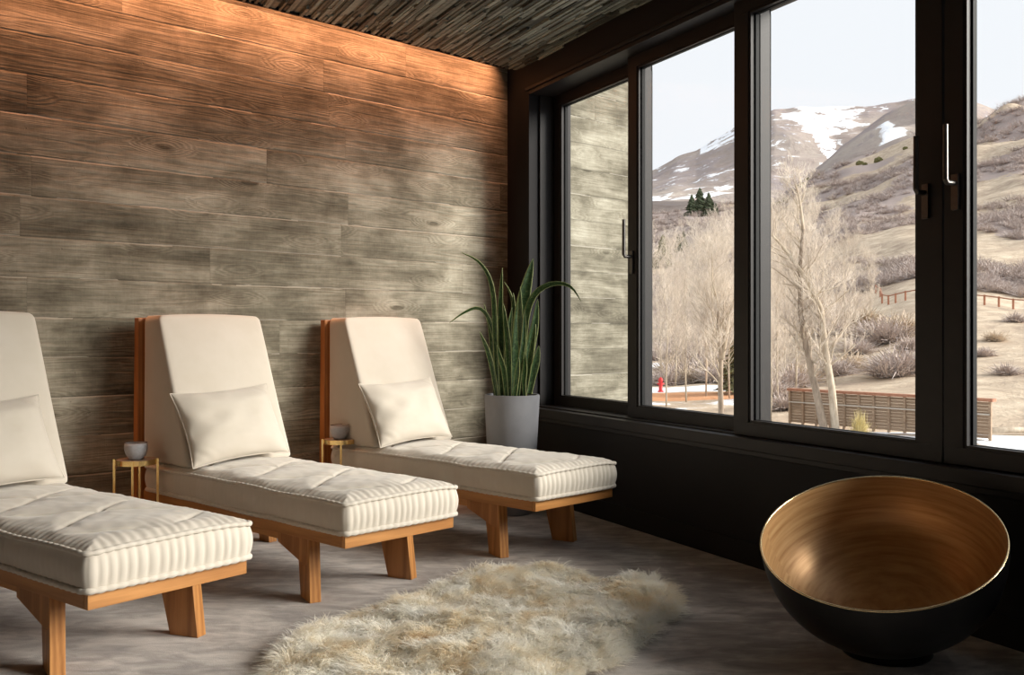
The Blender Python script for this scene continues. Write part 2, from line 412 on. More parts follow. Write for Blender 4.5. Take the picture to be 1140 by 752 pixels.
m = MB(); m.box(-6.4, -.16, -SLOT-.012, -SLOT, CEIL-.004, 3.36); struct(m.build('slot_light_baffle', M['black_wall'], mat4=MC))  # added black board, blocks slot light leaking between strips and slab
# warm light strip hidden in the slot above the concrete wall
m = MB(); m.box(-6.3, -.35, -.075, -.045, 3.30, 3.315); o_ = m.build('trim_4', M['led'], mat4=MC); struct(o_)
for xc, ww in ((-3.2, 6.1),):
    al = bpy.data.lights.new('cove_light', 'AREA'); al.shape = 'RECTANGLE'; al.size = ww; al.size_y = .05; al.energy = COVE_POWER; al.color = (1, .40, .19); al.spread = R(54)
    ao = bpy.data.objects.new('cove_light', al); COL.objects.link(ao)
    ao.matrix_world = MC @ Matrix.Translation((xc, -.108, 3.27)) @ Matrix.Rotation(R(COVE_TILT), 4, 'X')

# ------------------------------------------------------------------ windows
def sash(idx, t0, t1, q0, q1, stile_l, stile_r, zg0=.713, zg1=2.765, zb=.633, zt=2.87, glass_q=None, handle=None, tR=None):
    w = MB()
    w.box(t0, t1, q0, q1, zb, zg0-.012); w.box(t0, t1, q0, q1, zg1+.012, zt)
    w.box(t0, t0+stile_l, q0, q1, zg0-.012, zg1+.012); w.box(t1-stile_r, t1, q0, q1, zg0-.012, zg1+.012)
    o = struct(w.build('window_%d' % idx, M['dark_metal'], mat4=MW, bevel=.003))
    gq = glass_q
    b_ = MB(); a0, a1 = t0+stile_l, t1-stile_r
    # glazing bead and gasket
    for (ga, gb, d) in ((q0+.006, gq-.008, .012),):
        b_.box(a0-.002, a0+d, ga, gb, zg0-.014, zg1+.014); b_.box(a1-d, a1+.002, ga, gb, zg0-.014, zg1+.014)
        b_.box(a0, a1, ga, gb, zg0-.014, zg0); b_.box(a0, a1, ga, gb, zg1, zg1+.014)
    bo = b_.build('glazing_bead', M['dark_metal'], mat4=MW, bevel=.001); bo.parent = o; bo.matrix_parent_inverse = MW.inverted()
    k_ = MB(); d = .020
    k_.box(a0, a0+d, gq-.010, gq+.012, zg0-.004, zg1+.004); k_.box(a1-.014, a1, gq-.010, gq+.012, zg0-.004, zg1+.004)
    k_.box(a0, a1, gq-.010, gq+.012, zg0-.012, zg0+.002); k_.box(a0, a1, gq-.010, gq+.012, zg1-.004, zg1+.012)
    ko = k_.build('gasket', M['gasket'], mat4=MW); ko.parent = o; ko.matrix_parent_inverse = MW.inverted()
    g = MB(); g.box(a0+.004, a1-.004, gq-.001, gq+.001, zg0-.01, zg1+.01)
    go = g.build('window_pane', M['glass'], mat4=MW); go.parent = o; go.matrix_parent_inverse = MW.inverted()
    if handle:
        for (ht, z_) in handle:
            h_ = MB(); h_.box(ht-.016, ht+.016, q0-.012, q0+.001, z_-.085, z_+.055)
            h_.tube([(ht, q0-.008, z_+.02), (ht, q0-.055, z_+.02), (ht, q0-.062, z_+.03), (ht, q0-.062, z_+.245)], [.011,.011,.011,.010], 10)
            ho = h_.build('window_handle', M['handle'], mat4=MW, bevel=.002); ho.parent = o; ho.matrix_parent_inverse = MW.inverted()
    return o
sash(1, .30, 1.425, .195, .285, .135, .09, glass_q=.238)
sash(2, 1.400, 2.590, .120, .190, .095, .09, glass_q=.156, handle=[(1.448, 1.60)])
sash(3, 2.479, 3.733, .045, .115, .108, .122, glass_q=.088, handle=[(3.660, 1.70)])
sash(4, 3.745, 4.99, .045, .115, .085, .10, glass_q=.088, handle=[(3.800, 1.72)])
for i, (a, b_) in enumerate(SPANS[1:]):
    sash(5+i, a, b_, .05, .12, .085, .085, zb=OPEN_Z0, glass_q=.088)

# ------------------------------------------------------------------ loungers
L, W = 1.79, .608
ZB, ZT, ZM = .27, .321, .463
def rounded(p, hx, hy, r):
    x, y = p; ix = max(-hx+r, min(hx-r, x)); iy = max(-hy+r, min(hy-r, y)); dx, dy = x-ix, y-iy
    if dx == 0 or dy == 0: return x, y, 0
    l = math.hypot(dx, dy); mxn = max(abs(dx), abs(dy)); return ix+dx/l*mxn, iy+dy/l*mxn, min(abs(dx), abs(dy))/r
def mattress(parent, seed=0):
    u0, u1 = -L+.085, .022; v0, v1 = -.016, W+.016
    hx, hy = (u1-u0)/2, (v1-v0)/2; cx, cy = (u0+u1)/2, (v0+v1)/2
    nu, nv = 300, 116; r = .035
    V = []; ring = []
    def seam_z(x, y, top): # gentle unevenness of the rolled edges
        a = mnoise.noise(Vector((x*5+seed, y*5, 3.1 if top else 9.2)))*.006
        return a
    idx = np.zeros((nu, nv), int)
    per = 2*(2*hx+2*hy)
    for i in range(nu):
        for j in range(nv):
            x = -hx+2*hx*i/(nu-1); y = -hy+2*hy*j/(nv-1)
            X, Y, _ = rounded((x, y), hx, hy, r)
            ex, ey = hx-abs(x), hy-abs(y); ed = min(ex, ey)
            dome = .040*(1-math.exp(-ed/.045)) - .012*(abs(y)/hy)**2
            # diamond quilting
            px_ = x/.46; py_ = y/(2*hy)
            cr = 1e9
            for sgn in (1, -1):
                f = px_ + sgn*py_ + .20; f = abs(f - round(f))*.46*.79
                cr = min(cr, f)
            edf = min(1, max(0, (ed-.05)/.06))
            crease = -.010*math.exp(-(cr/.010)**2)*edf - .009*math.exp(-(cr/.05)**2)*edf
            # puckers close to the edge
            if ex < ey: ph = y; amp = .0032 if x > 0 else .001
            else: ph = x; amp = .0014
            puck = amp*math.sin(ph*2*math.pi/.036+mnoise.noise(Vector((ph*9, seed, 0)))*2)*math.exp(-max(0, ed-.012)/.055)*min(1, ed/.02)
            wr = .006*mnoise.noise(Vector((x*7+seed*3, y*9, .5))) + .003*mnoise.noise(Vector((x*18, y*22+seed, 2)))
            z = ZM + seam_z(x, y, 1) + dome + crease + puck + wr*min(1, ed/.03)
            idx[i, j] = len(V); V.append((cx+X, cy+Y, z))
    Q = [(idx[i,j], idx[i+1,j], idx[i+1,j+1], idx[i,j+1]) for i in range(nu-1) for j in range(nv-1)]
    border = [(i, 0) for i in range(nu)] + [(nu-1, j) for j in range(1, nv)] + [(i, nv-1) for i in range(nu-2, -1, -1)] + [(0, j) for j in range(nv-2, 0, -1)]
    nr = 12; prev = [idx[a] for a in border]; seam = [V[k] for k in prev]
    n = len(border); bot = []
    cen = Vector((cx, cy))
    for k_ in range(1, nr+1):
        tt = k_/nr; cur = []
        for q_, (i, j) in enumerate(border):
            X, Y, Z = seam[q_]
            x, y = X-cx, Y-cy
            nx = 0; ny = 0
            ax, ay = hx-abs(x), hy-abs(y)
            if ax < r+.001: nx = math.copysign(1-ax/(r+.002), x)
            if ay < r+.001: ny = math.copysign(1-ay/(r+.002), y)
            l = math.hypot(nx, ny) or 1; nx /= l; ny /= l
            foot = max(0, nx)
            ph = y if abs(nx) > abs(ny) else x
            pl = abs(math.sin(ph*math.pi/.036+mnoise.noise(Vector((ph*9, seed, 0)))*1.0))**.7-.6
            am = .0085*foot + .0018*(1-foot)
            off = .012*math.sin(math.pi*tt) + am*pl*(math.sin(math.pi*tt)**.5) - .004
            zb_ = ZT + .012 + seam_z(x, y, 0)*.5
            cur.append(len(V)); V.append((X+nx*off, Y+ny*off, Z+(zb_-Z)*tt))
        for q_ in range(n):
            q2 = (q_+1) % n; Q.append((prev[q_], cur[q_], cur[q2], prev[q2]))
        prev = cur
    bot = [V[k_] for k_ in prev]
    for q_ in range(n):                                            # underside strip turned in
        pass
    base = len(V)
    for (X, Y, Z) in bot:
        V.append((cx+(X-cx)*.95, cy+(Y-cy)*.9, ZT+.001))
    for q_ in range(n):
        q2 = (q_+1) % n; Q.append((prev[q_], base+q_, base+q2, prev[q2]))
    V = [(a+L/2, b-W/2, c) for a, b, c in V]
    o = np_mesh('mattress', np.array(V), np.array(Q), M['linen_mat'], parent, True)
    # rolled stitched edges
    pp = MB()
    for lst, dz, rad in ((seam, .002, .0085), (bot, .0, .0105)):
        path = []; rr = []; acc = 0; last = None
        for kk in range(0, n):
            X, Y, Z = lst[kk]
            x, y = X-cx, Y-cy
            cornerness = max(0, 1-(hx-abs(x)+hy-abs(y))/.09)
            s_ = 1+.022*cornerness
            if last: acc += math.dist(last, (X, Y))
            last = (X, Y)
            path.append((cx+x*(1-.001*cornerness)+L/2, cy+y*(1.008-.006*cornerness)-W/2, Z+dz))
            rr.append(rad*(1+.34*abs(math.sin(acc*math.pi/.036))-.16))
        pp.tube(path, rr, 10, closed=True)
    pp.build('piping', M['linen_mat'], o, smooth=True, fix=False)
    return o
def soft_box(nx, ny, nz, hx, hy, hz, r, fn):
    """rounded box surface; fn maps the rounded point to its final place"""
    V = {}; out = []; Q = []
    def vid(i, j, k):
        key = (i, j, k)
        if key not in V:
            p = Vector((-hx+2*hx*i/nx, -hy+2*hy*j/ny, -hz+2*hz*k/nz))
            inn = Vector((max(-hx+r, min(hx-r, p.x)), max(-hy+r, min(hy-r, p.y)), max(-hz+r, min(hz-r, p.z))))
            d = p-inn
            if d.length > 1e-9: p = inn + d.normalized()*max(abs(d.x), abs(d.y), abs(d.z))
            V[key] = len(out); out.append(tuple(fn(p)))
        return V[key]
    for i in range(nx):
        for j in range(ny):
            Q.append((vid(i,j,0), vid(i,j+1,0), vid(i+1,j+1,0), vid(i+1,j,0))); Q.append((vid(i,j,nz), vid(i+1,j,nz), vid(i+1,j+1,nz), vid(i,j+1,nz)))
    for i in range(nx):
        for k in range(nz):
            Q.append((vid(i,0,k), vid(i+1,0,k), vid(i+1,0,k+1), vid(i,0,k+1))); Q.append((vid(i,ny,k), vid(i,ny,k+1), vid(i+1,ny,k+1), vid(i+1,ny,k)))
    for j in range(ny):
        for k in range(nz):
            Q.append((vid(0,j,k), vid(0,j,k+1), vid(0,j+1,k+1), vid(0,j+1,k))); Q.append((vid(nx,j,k), vid(nx,j+1,k), vid(nx,j+1,k+1), vid(nx,j,k+1)))
    return np.array(out), np.array(Q)
ZBK = 1.233; PT = .045                                            # back height, panel thickness
def make_lounger():
    root = empty('lounge_chaise', (0,0,0))
    fr = MB()
    er = MB(); er.box(-.024+L/2, L/2, -W/2, W/2, ZB, ZT); er.build('end_rail', M['oak_end'], root, bevel=.002)
    for (a, b_, c, d) in ((-L+.02, -.0245, 0, .045), (-L+.02, -.0245, W-.045, W), (-L+.02, -L+.065, .045, W-.045)):
        fr.box(a+L/2, b_+L/2, c-W/2, d-W/2, ZB, ZT)
    fr.box(-L+.06+L/2, -.04+L/2, -W/2+.04, W/2-.04, ZB+.02, ZT-.002)
    fr.build('seat_frame', M['oak'], root, bevel=.002)
    for sy in (0, 1):
        ur = MB(); y0 = .05 if sy == 0 else W-.09
        ur.box(-L+.15+L/2, -.30+L/2, y0-W/2, y0+.04-W/2, ZB-.046, ZB); ur.build('under_rail', M['oak'], root, bevel=.002)
    # legs: wide boards, toed and splayed outwards, each with a gusset running back along the frame
    for sy in (-1, 1):
        for (uf, w_, full) in ((-.245, .165, True), (-1.42, .10, False)):
            lg = MB(); toe = R(17 if full else 0); th = .05; zt_ = ZB
            yc = (.038 if sy < 0 else W-.038)
            def P(a, b_, z_):   # a along the board backwards from its front edge, b across
                rake = (ZB-z_)/ZB*.026; spl = (ZB-z_)/ZB*.012
                aa = -a+.035*(ZB-z_)/ZB*(a/w_ if full else 0)
                x = aa*math.cos(toe) - b_*math.sin(toe); y = -aa*math.sin(toe)*-1 + b_*math.cos(toe)
                return (uf-.020+x+rake+L/2, yc + sy*(y + spl) - W/2, z_)
            V = [P(a, b_, z_) for z_ in (0, zt_) for (a, b_) in ((0,-th/2),(w_,-th/2),(w_,th/2),(0,th/2))]
            lg.add(V, [(0,3,2,1),(4,5,6,7),(0,1,5,4),(1,2,6,5),(2,3,7,6),(3,0,4,7)])
            lo = lg.build('leg', M['oak_leg'], root, bevel=.0025)
            if full:
                g = MB(); xg = uf-.045+L/2; yg = (yc+sy*.002)-W/2
                g.prism([(xg, zt_), (xg, zt_-.122), (xg-.018, zt_-.122), (xg-.225, zt_-.046), (xg-.225, zt_)], 'y', yg-.017, yg+.017)
                g.build('gusset', M['oak_leg'], lo, bevel=.002)
    # wooden back panel, a touch wider at its foot
    bp = MB(); ov0, ov1 = .028, .040
    def bb(z_, o_): return [(-L+L/2, -o_-W/2, z_), (-L+PT+L/2, -o_-W/2, z_), (-L+PT+L/2, W/2+o_*.3, z_), (-L+L/2, W/2+o_*.3, z_)]
    bp.add(bb(.06, ov1)+bb(ZBK, ov0), [(0,3,2,1),(4,5,6,7),(0,1,5,4),(1,2,6,5),(2,3,7,6),(3,0,4,7)])
    bp.build('back_panel', M['oak_back'], root, bevel=.003)
    mattress(root)
    # wedge shaped backrest cushion
    hx, hy, hz = .5, W/2+.006, .385
    z0, z1 = ZM+.012, ZBK+.012
    def wf(p):
        k = (p.z+hz)/(2*hz); th = .475*(1-k)+.160*k; u = (p.x+hx)/(2*hx)
        belly = .016*(1-(p.y/hy)**2)*math.sin(math.pi*min(1, max(0, k)))*(1 if p.x > 0 else 0)
        wr = .004*mnoise.noise(Vector((p.x*3, p.y*4, p.z*3)))
        tw = 1-.035*k
        return (-L+PT+u*th+belly+wr+L/2, p.y*tw, z0+(z1-z0)*k + .010*(1-(p.y/hy)**2)*(1 if p.z > 0 else 0)*u)
    V, Q = soft_box(24, 30, 40, hx, hy, hz, .030, lambda p: wf(Vector((p.x, p.y, p.z))))
    np_mesh('back_cushion', V, Q, M['linen'], root, True)
    return root
def make_pillow(seed=0):
    n = 56; hw, hh, T = .283, .202, .088
    V = []; Q = []
    for s_ in (1, -1):
        o = len(V)
        for i in range(n+1):
            for j in range(n+1):
                x = -1+2*i/n; y = -1+2*j/n
                ax = x*hw*(1-.075*(1-abs(y)**2)*abs(x)); ay = y*hh*(1-.10*(1-abs(x)**2)*abs(y))
                prof = ((1-abs(x)**2.6)*(1-abs(y)**2.4)); t_ = T*max(0, prof)**.55
                cw = math.exp(-((1-abs(x))**2+(1-abs(y))**2)/.10)
                wrk = .014*mnoise.noise(Vector((x*2.2+seed*5, y*2.6, s_*1.0+seed))) + .0065*math.sin((x*abs(y)+y*abs(x))*16+seed)*cw*min(1, prof*8)
                V.append((ax, ay, s_*t_ + wrk*min(1, prof*5)))
        for i in range(n):
            for j in range(n):
                a = o+i*(n+1)+j; q_ = (a, a+n+1, a+n+2, a+1); Q.append(q_ if s_ > 0 else q_[::-1])
    m = MB(); m.v = V; m.f = Q
    me = m.build('lumbar_pillow', M['linen'], smooth=True)
    # seam welt round the edge
    path = [];
    for k in range(200):
        a = k/200*4; side = int(a); f = a-side; f = -1+2*f
        x, y = [(f,-1),(1,f),(-f,1),(-1,-f)][side]
        path.append((x*hw*(1-.075*(1-abs(y)**2)*abs(x)), y*hh*(1-.10*(1-abs(x)**2)*abs(y)), 0))
    w = MB(); w.tube(path, .0028, 6, closed=True); w.build('seam', M['linen'], me, smooth=True, fix=False)
    return me
proto = make_lounger(); pil0 = make_pillow()
LOUNGERS = [((-1.345, 3.075), .660), ((-.681, 3.956), .752), ((.116, 4.780), .772)]
LL = ['cream upholstered wooden lounge chaise nearest the viewer, cut by the left edge of the photo',
      'cream upholstered wooden lounge chaise in the middle of the row of three',
      'cream upholstered wooden lounge chaise closest to the potted plant and windows']
PL = ['cream lumbar pillow at the left edge of the photo, on the nearest lounge chaise',
      'cream lumbar pillow leaning on the middle lounge chaise', 'cream lumbar pillow on the lounge chaise nearest the potted plant']
for i, ((x, y), a) in enumerate(LOUNGERS):
    o = proto if i == 0 else copy_tree(proto)
    U = Vector((math.cos(a), -math.sin(a), 0)); Vv = Vector((math.sin(a), math.cos(a), 0))
    C_ = Vector((x, y, 0)) - U*(L/2) + Vv*(W/2)
    o.location = C_; o.rotation_euler = (0, 0, -a); tag(o, LL[i], 'lounge chair', 'row of lounge chaises')
    p = pil0 if i == 0 else copy_tree(pil0)
    lean = R(63); nrm = Vector((math.sin(lean), 0, math.cos(lean)))
    # pillow: local x across the chaise, local y up the backrest, local z outwards
    X_ = Vector((0, 1, 0)); Y_ = Vector((-math.cos(lean), 0, math.sin(lean))); Z_ = X_.cross(Y_)
    rot = Matrix((X_, Y_, Z_)).transposed().to_4x4() @ Matrix.Rotation(R([3.5, 3.5, 2.5][i]), 4, 'Z')
    loc = Vector((-L/2+.525, [-.06, -.068, -.080][i], ZM+.040+.204*math.sin(lean)))
    p.matrix_world = Matrix.Translation(C_) @ Matrix.Rotation(-a, 4, 'Z') @ Matrix.Translation(loc) @ rot
    tag(p, PL[i], 'pillow', 'lumbar pillows on the chaises')

# ------------------------------------------------------------------ side stools and cups
def make_stool():
    r = empty('side_table', (0,0,0)); rad = .098; zt = .515
    t = MB(); t.lathe([(0, zt-.001), (rad-.004, zt-.001), (rad-.003, zt-.004), (rad-.003, zt-.014), (0, zt-.014)], 48)
    t.build('table_top', M['stone_top'], r, smooth=True, auto=R(40))
    b_ = MB(); b_.lathe([(rad-.003, zt-.026), (rad, zt-.026), (rad, zt), (rad-.003, zt)], 48, close=True); b_.build('rim_band', M['brass'], r, smooth=True, auto=R(40))
    for k in range(4):
        a = R(12+90*k); l = MB(); cx_, cy_ = (rad+.006)*math.cos(a), (rad+.006)*math.sin(a)
        l.box(-.006, .006, -.0055, .0055, 0, zt+.003)
        l.v = [(cx_+x*math.cos(a)-y*math.sin(a), cy_+x*math.sin(a)+y*math.cos(a), z) for x, y, z in l.v]
        l.build('leg', M['brass'], r, bevel=.0012)
    f = MB(); f.lathe([(rad-.004, .05), (rad, .05), (rad, .06), (rad-.004, .06)], 40, close=True); f.build('foot_ring', M['brass'], r, smooth=True, auto=R(40))
    return r
def make_cup():
    m = MB(); m.lathe([(0,.0),(.030,.0),(.036,.004),(.049,.025),(.056,.048),(.057,.066),(.0545,.083),(.0515,.083),(.053,.066),(.051,.048),(.044,.026),(.030,.010),(0,.008)], 48)
    o = m.build('tea_cup', M['ceramic'], smooth=True)
    g = MB(); g.tube([(.053*math.cos(a*math.pi/24), .053*math.sin(a*math.pi/24), .0832) for a in range(48)], .0018, 6, closed=True)
    g.build('rim', mat('dark_cup_rim', (.06,.05,.05), .4)[0], o, smooth=True, fix=False); return o
def ptx(px, Y): return (px-570)/F*Y
s0 = make_stool(); c0_ = make_cup()
for i, (px, Y, cpx) in enumerate(((151.5, 4.90, 151.5), (378.5, 5.84, 378))):
    s = s0 if i == 0 else copy_tree(s0); s.location = (ptx(px, Y), Y, 0)
    if i: s.rotation_euler = (0, 0, .02)
    tag(s, ['small round brass side table with a cup, between the nearest and middle chaises', 'small round brass side table with a cup, between the middle and farthest chaises'][i], 'side table', 'brass side tables')
    c = c0_ if i == 0 else copy_tree(c0_); c.location = (ptx(cpx, Y), Y, .515)
    tag(c, ['small grey ceramic cup on the brass table behind the nearest chaise', 'small grey ceramic cup on the brass table beside the chaise closest to the plant'][i], 'cup', 'grey tea cups')

# ------------------------------------------------------------------ potted snake plant
def leaf_mat():
    m, t, b = mat('snake_plant_leaf', rough=.38, spec=.5)
    uv = N(t, 'UVMap'); sp = N(t, 'SeparateXYZ'); t.links.new(uv.outputs[0], sp.inputs[0])
    edge = math_(t, 'ABSOLUTE', math_(t, 'SUBTRACT', sp.outputs[0], .5))
    mp = N(t, 'Mapping'); mp.inputs['Scale'].default_value = (2.2, 26, 1); t.links.new(uv.outputs[0], mp.inputs[0])
    n = noise(t, mp.outputs[0], 1.6, 4, .65, 1.0)
    c = ramp(t, n, [(.40, (.018,.045,.012)), (.56, (.05,.11,.03)), (.72, (.17,.24,.09))])
    ef = ramp(t, math_(t, 'ADD', edge, math_(t, 'MULTIPLY', math_(t, 'SUBTRACT', n, .5), .1)), [(.40, (0,0,0)), (.46, (1,1,1))])
    c = mixc(t, ef, c, (.33,.37,.14)); t.links.new(c, b.inputs['Base Color'])
    return m
M['leaf'] = leaf_mat()
PX, PY, PR = 570.0, 6.22, .178
ZR = H - (440.5-371.5)*(PY-.1)/F
plant = empty('potted_snake_plant', (ptx(PX, PY), PY, 0), label='tall snake plant in a grey cylindrical planter in the corner by the windows', cat='potted plant')
m = MB(); m.lathe([(0,0),(.125,0),(.132,.01),(PR-.016,.45),(PR,ZR-.01),(PR-.003,ZR),(PR-.016,ZR),(PR-.018,ZR-.05),(0,ZR-.05)], 72)
m.build('planter', M['pot'], plant, smooth=True, auto=R(50))
m = MB(); m.lathe([(0,ZR-.028),(.08,ZR-.03),(PR-.018,ZR-.038)], 40); m.build('soil', M['soil'], plant, smooth=True)
SPX = PY/F*.2392
def leaf(path, wpx, depth, lean=0, yaw=0, bow=0.0):
    pts = [Vector(((x-292)*SPX, 0, ZR + (705-z)*SPX)) for x, z in path]
    n = 26; m_ = len(pts); cum = [0]
    for i in range(1, m_): cum.append(cum[-1]+(pts[i]-pts[i-1]).length)
    def at(s):
        s *= cum[-1]
        for i in range(1, m_):
            if s <= cum[i] or i == m_-1:
                t = (s-cum[i-1])/(cum[i]-cum[i-1])
                p0 = pts[max(0,i-2)]; p1 = pts[i-1]; p2 = pts[i]; p3 = pts[min(m_-1,i+1)]
                return .5*((2*p1)+(-p0+p2)*t+(2*p0-5*p1+4*p2-p3)*t*t+(-p0+3*p1-3*p2+p3)*t**3)
    root = Vector((pts[0].x, depth, ZR-.04)); V = []; UV = []; nc = 7; hw = wpx*SPX/2
    cs = [at(i/(n-1)) for i in range(n)]
    for i in range(n):
        s = i/(n-1); p = cs[i]; tdir = (cs[min(n-1,i+1)]-cs[max(0,i-1)]).normalized()
        side = Vector((0,1,0)).cross(tdir)*-1; side = (side*math.cos(yaw)+Vector((0,1,0))*math.sin(yaw)).normalized()
        nr = tdir.cross(side)
        wf = (.62+.38*math.sin(min(1, s/.55)*math.pi/2))*(1-max(0, (s-.5)/.5)**2.2); wf = max(wf, .02)
        for j in range(nc):
            c_ = -1+2*j/(nc-1)
            q_ = p + side*(c_*hw*wf) + nr*(.28*hw*wf*(c_*c_)) + Vector((0, depth*(1-.2*s)+bow*s*s, 0))
            V.append(tuple(q_)); UV.append((.5+.5*c_, s*cum[-1]))
    Fc = [(i*nc+j, (i+1)*nc+j, (i+1)*nc+j+1, i*nc+j+1) for i in range(n-1) for j in range(nc-1)]
    me = bpy.data.meshes.new('leaf'); me.from_pydata(V, [], Fc); ul = me.uv_layers.new(name='UVMap')
    for lp in me.loops: ul.data[lp.index].uv = UV[lp.vertex_index]
    for p in me.polygons: p.use_smooth = True
    me.materials.append(M['leaf']); o = bpy.data.objects.new('leaf', me); COL.objects.link(o); o.parent = plant
    sm = o.modifiers.new('solid', 'SOLIDIFY'); sm.thickness = .0035; sm.offset = 0
LEAVES = [
 ([(228,712),(222,600),(214,420),(206,250),(182,150),(130,82),(55,45)], 24, .00, .25),
 ([(232,712),(222,520),(200,400),(168,325),(125,302),(62,328),(2,372)], 20, .05, .25),
 ([(335,712),(345,520),(358,350),(388,255),(440,206),(505,190),(565,208),(610,272)], 30, -.04, .2),
 ([(305,712),(320,470),(345,260),(390,72)], 72, .03, -.25),
 ([(240,712),(243,450),(238,300),(246,112)], 26, .04, .1),
 ([(282,712),(276,500),(262,360),(252,285)], 30, -.06, .3),
 ([(222,712),(205,600),(180,500),(142,412)], 24, -.05, .2),
 ([(268,712),(256,600),(240,540),(222,475)], 24, -.09, .1),
 ([(338,712),(338,480),(332,330),(330,205)], 34, -.02, .5),
 ([(300,712),(300,450),(292,260),(255,178)], 20, .08, .4),
 ([(370,700),(384,620),(402,550),(416,478)], 40, -.06, -.3),
 ([(352,712),(368,600),(384,500),(402,378)], 24, -.08, .4),
 ([(345,712),(375,500),(398,380),(412,262)], 46, .07, -.3),
 ([(305,712),(312,640),(318,590),(323,532)], 24, -.11, .1),
 ([(246,712),(232,560),(218,460),(222,338)], 30, .02, .2),
 ([(212,712),(200,560),(192,420),(160,282)], 20, .03, .3),
 ([(288,712),(294,500),(300,400),(298,230)], 36, .06, .2),
 ([(318,712),(330,560),(345,450),(350,310)], 26, -.07, -.2),
 ([(262,712),(268,560),(276,420),(292,300)], 30, -.02, -.3),
 ([(350,712),(347,640),(352,580),(350,500)], 22, -.11, .2),
 ([(215,712),(208,620),(206,520),(196,440)], 22, .06, .1),
 ([(380,706),(376,600),(388,480),(396,420)], 26, .05, .1),
]
for pth, w_, dp, yw in LEAVES: leaf(pth, w_, dp, yaw=yw, bow=random.uniform(-.06, .06))

# ------------------------------------------------------------------ big tilted bowl
BC = Vector((1.287, 3.40, .435)); BR = .408; bn = Vector((-.237, -.375, 1)).normalized()
rotm = bn.to_track_quat('Z', 'Y').to_matrix().to_4x4(); BD = .372
bowl = empty('large_bowl', (1.345, 3.49, 0), label='large black bowl with a glossy copper-gold interior, tilted, on the floor under the windows', cat='bowl')
bowl_inv = Matrix.Translation((-1.345, -3.49, 0))
def prof(R0, D, n=26, p=2.3):
    out = []
    for i in range(n+1):
        a = i/n*math.pi/2; out.append((R0*math.sin(a)**(2/p), -D*math.cos(a)**(2/p)))
    return out
m = MB(); m.lathe(prof(BR, BD), 128, cap=False); o = m.build('bowl_shell', M['bowl_out'], bowl, smooth=True); o.matrix_local = bowl_inv @ Matrix.Translation(BC) @ rotm
m = MB(); m.lathe(prof(BR-.006, BD-.012), 128, cap=False); o = m.build('bowl_lining', M['bowl_in'], bowl, smooth=True); o.matrix_local = bowl_inv @ Matrix.Translation(BC) @ rotm
m = MB(); m.tube([((BR-.003)*math.cos(2*math.pi*k/160), (BR-.003)*math.sin(2*math.pi*k/160), 0) for k in range(160)], .0036, 8, closed=True)
o = m.build('bowl_rim', M['rim'], bowl, smooth=True, fix=False); o.matrix_local = bowl_inv @ Matrix.Translation(BC) @ rotm
m = MB(); m.lathe([(.128,0),(.150,0),(.158,.012),(.150,.045),(.150,.085),(.14,.095),(.125,.085),(.128,.05)], 72, close=True)
m.build('bowl_foot', M['bowl_out'], bowl, smooth=True)

# ------------------------------------------------------------------ sheepskin rug
def fur_mat():
    m, t, b = mat('sheepskin_wool', rough=.75, spec=.2)
    v = mapping(t); n = noise(t, v, 5.0, 4, .6, .6); n2 = noise(t, v, 23, 3, .6)
    s = math_(t, 'ADD', math_(t, 'MULTIPLY', n, .75), math_(t, 'MULTIPLY', n2, .25))
    t.links.new(ramp(t, s, [(.30, (.86,.69,.46)), (.41, (.97,.89,.73)), (.52, (.99,.96,.88)), (.7, (.99,.98,.95))]), b.inputs['Base Color'])
    tl = N(t, 'BsdfTranslucent'); mxs = N(t, 'MixShader'); mxs.inputs[0].default_value = .45
    src = b.inputs['Base Color'].links[0].from_socket; t.links.new(src, tl.inputs[0])
    out = [q for q in t.nodes if q.type == 'OUTPUT_MATERIAL'][0]
    t.links.new(b.outputs[0], mxs.inputs[1]); t.links.new(tl.outputs[0], mxs.inputs[2]); t.links.new(mxs.outputs[0], out.inputs[0])
    return m
M['fur'] = fur_mat()
OUT = [(12,330),(18,300),(55,245),(110,222),(150,222),(190,200),(250,182),(330,150),(420,132),(470,97),(560,76),(640,70),(720,63),(790,66),(838,86),(862,106),(940,96),(1010,100),(1048,116),(1064,150),(1060,176),(1012,192),(992,226),(942,256),(918,286),(880,306),(822,310),(792,335),(770,372),(700,395),(640,432),(560,440),(490,480),(380,478),(300,505),(180,480),(110,500),(30,450),(-20,400)]
def flo(X, Yp, h=.03):
    px = 280+.456*X; py = 600+.456*Yp; Y = (H-h)*F/(py-371.5); return ((px-570)/F*Y, Y)
PG = np.array([flo(*p) for p in OUT]); cen = PG.mean(0); PG = cen+(PG-cen)*.965
def smooth_poly(P, n=3):
    for _ in range(n):
        P2 = []
        for i in range(len(P)):
            a, b_ = P[i], P[(i+1) % len(P)]; P2 += [a*.75+b_*.25, a*.25+b_*.75]
        P = np.array(P2)
    return P
PGs = smooth_poly(PG, 2)
def inside(pts, poly):
    x, y = pts[:,0], pts[:,1]; r = np.zeros(len(pts), bool); n = len(poly); j = n-1
    for i in range(n):
        xi, yi = poly[i]; xj, yj = poly[j]
        c = ((yi > y) != (yj > y)) & (x < (xj-xi)*(y-yi)/(yj-yi+1e-12)+xi); r ^= c; j = i
    return r
def edge_dist(pts, poly):
    d = np.full(len(pts), 9.); near = np.zeros_like(pts)
    for i in range(len(poly)):
        a = poly[i]; b_ = poly[(i+1) % len(poly)]; ab = b_-a
        t = np.clip(((pts-a)@ab)/(ab@ab), 0, 1); q_ = a+t[:,None]*ab; dd = np.linalg.norm(pts-q_, axis=1)
        k = dd < d; d[k] = dd[k]; near[k] = q_[k]
    return d, near
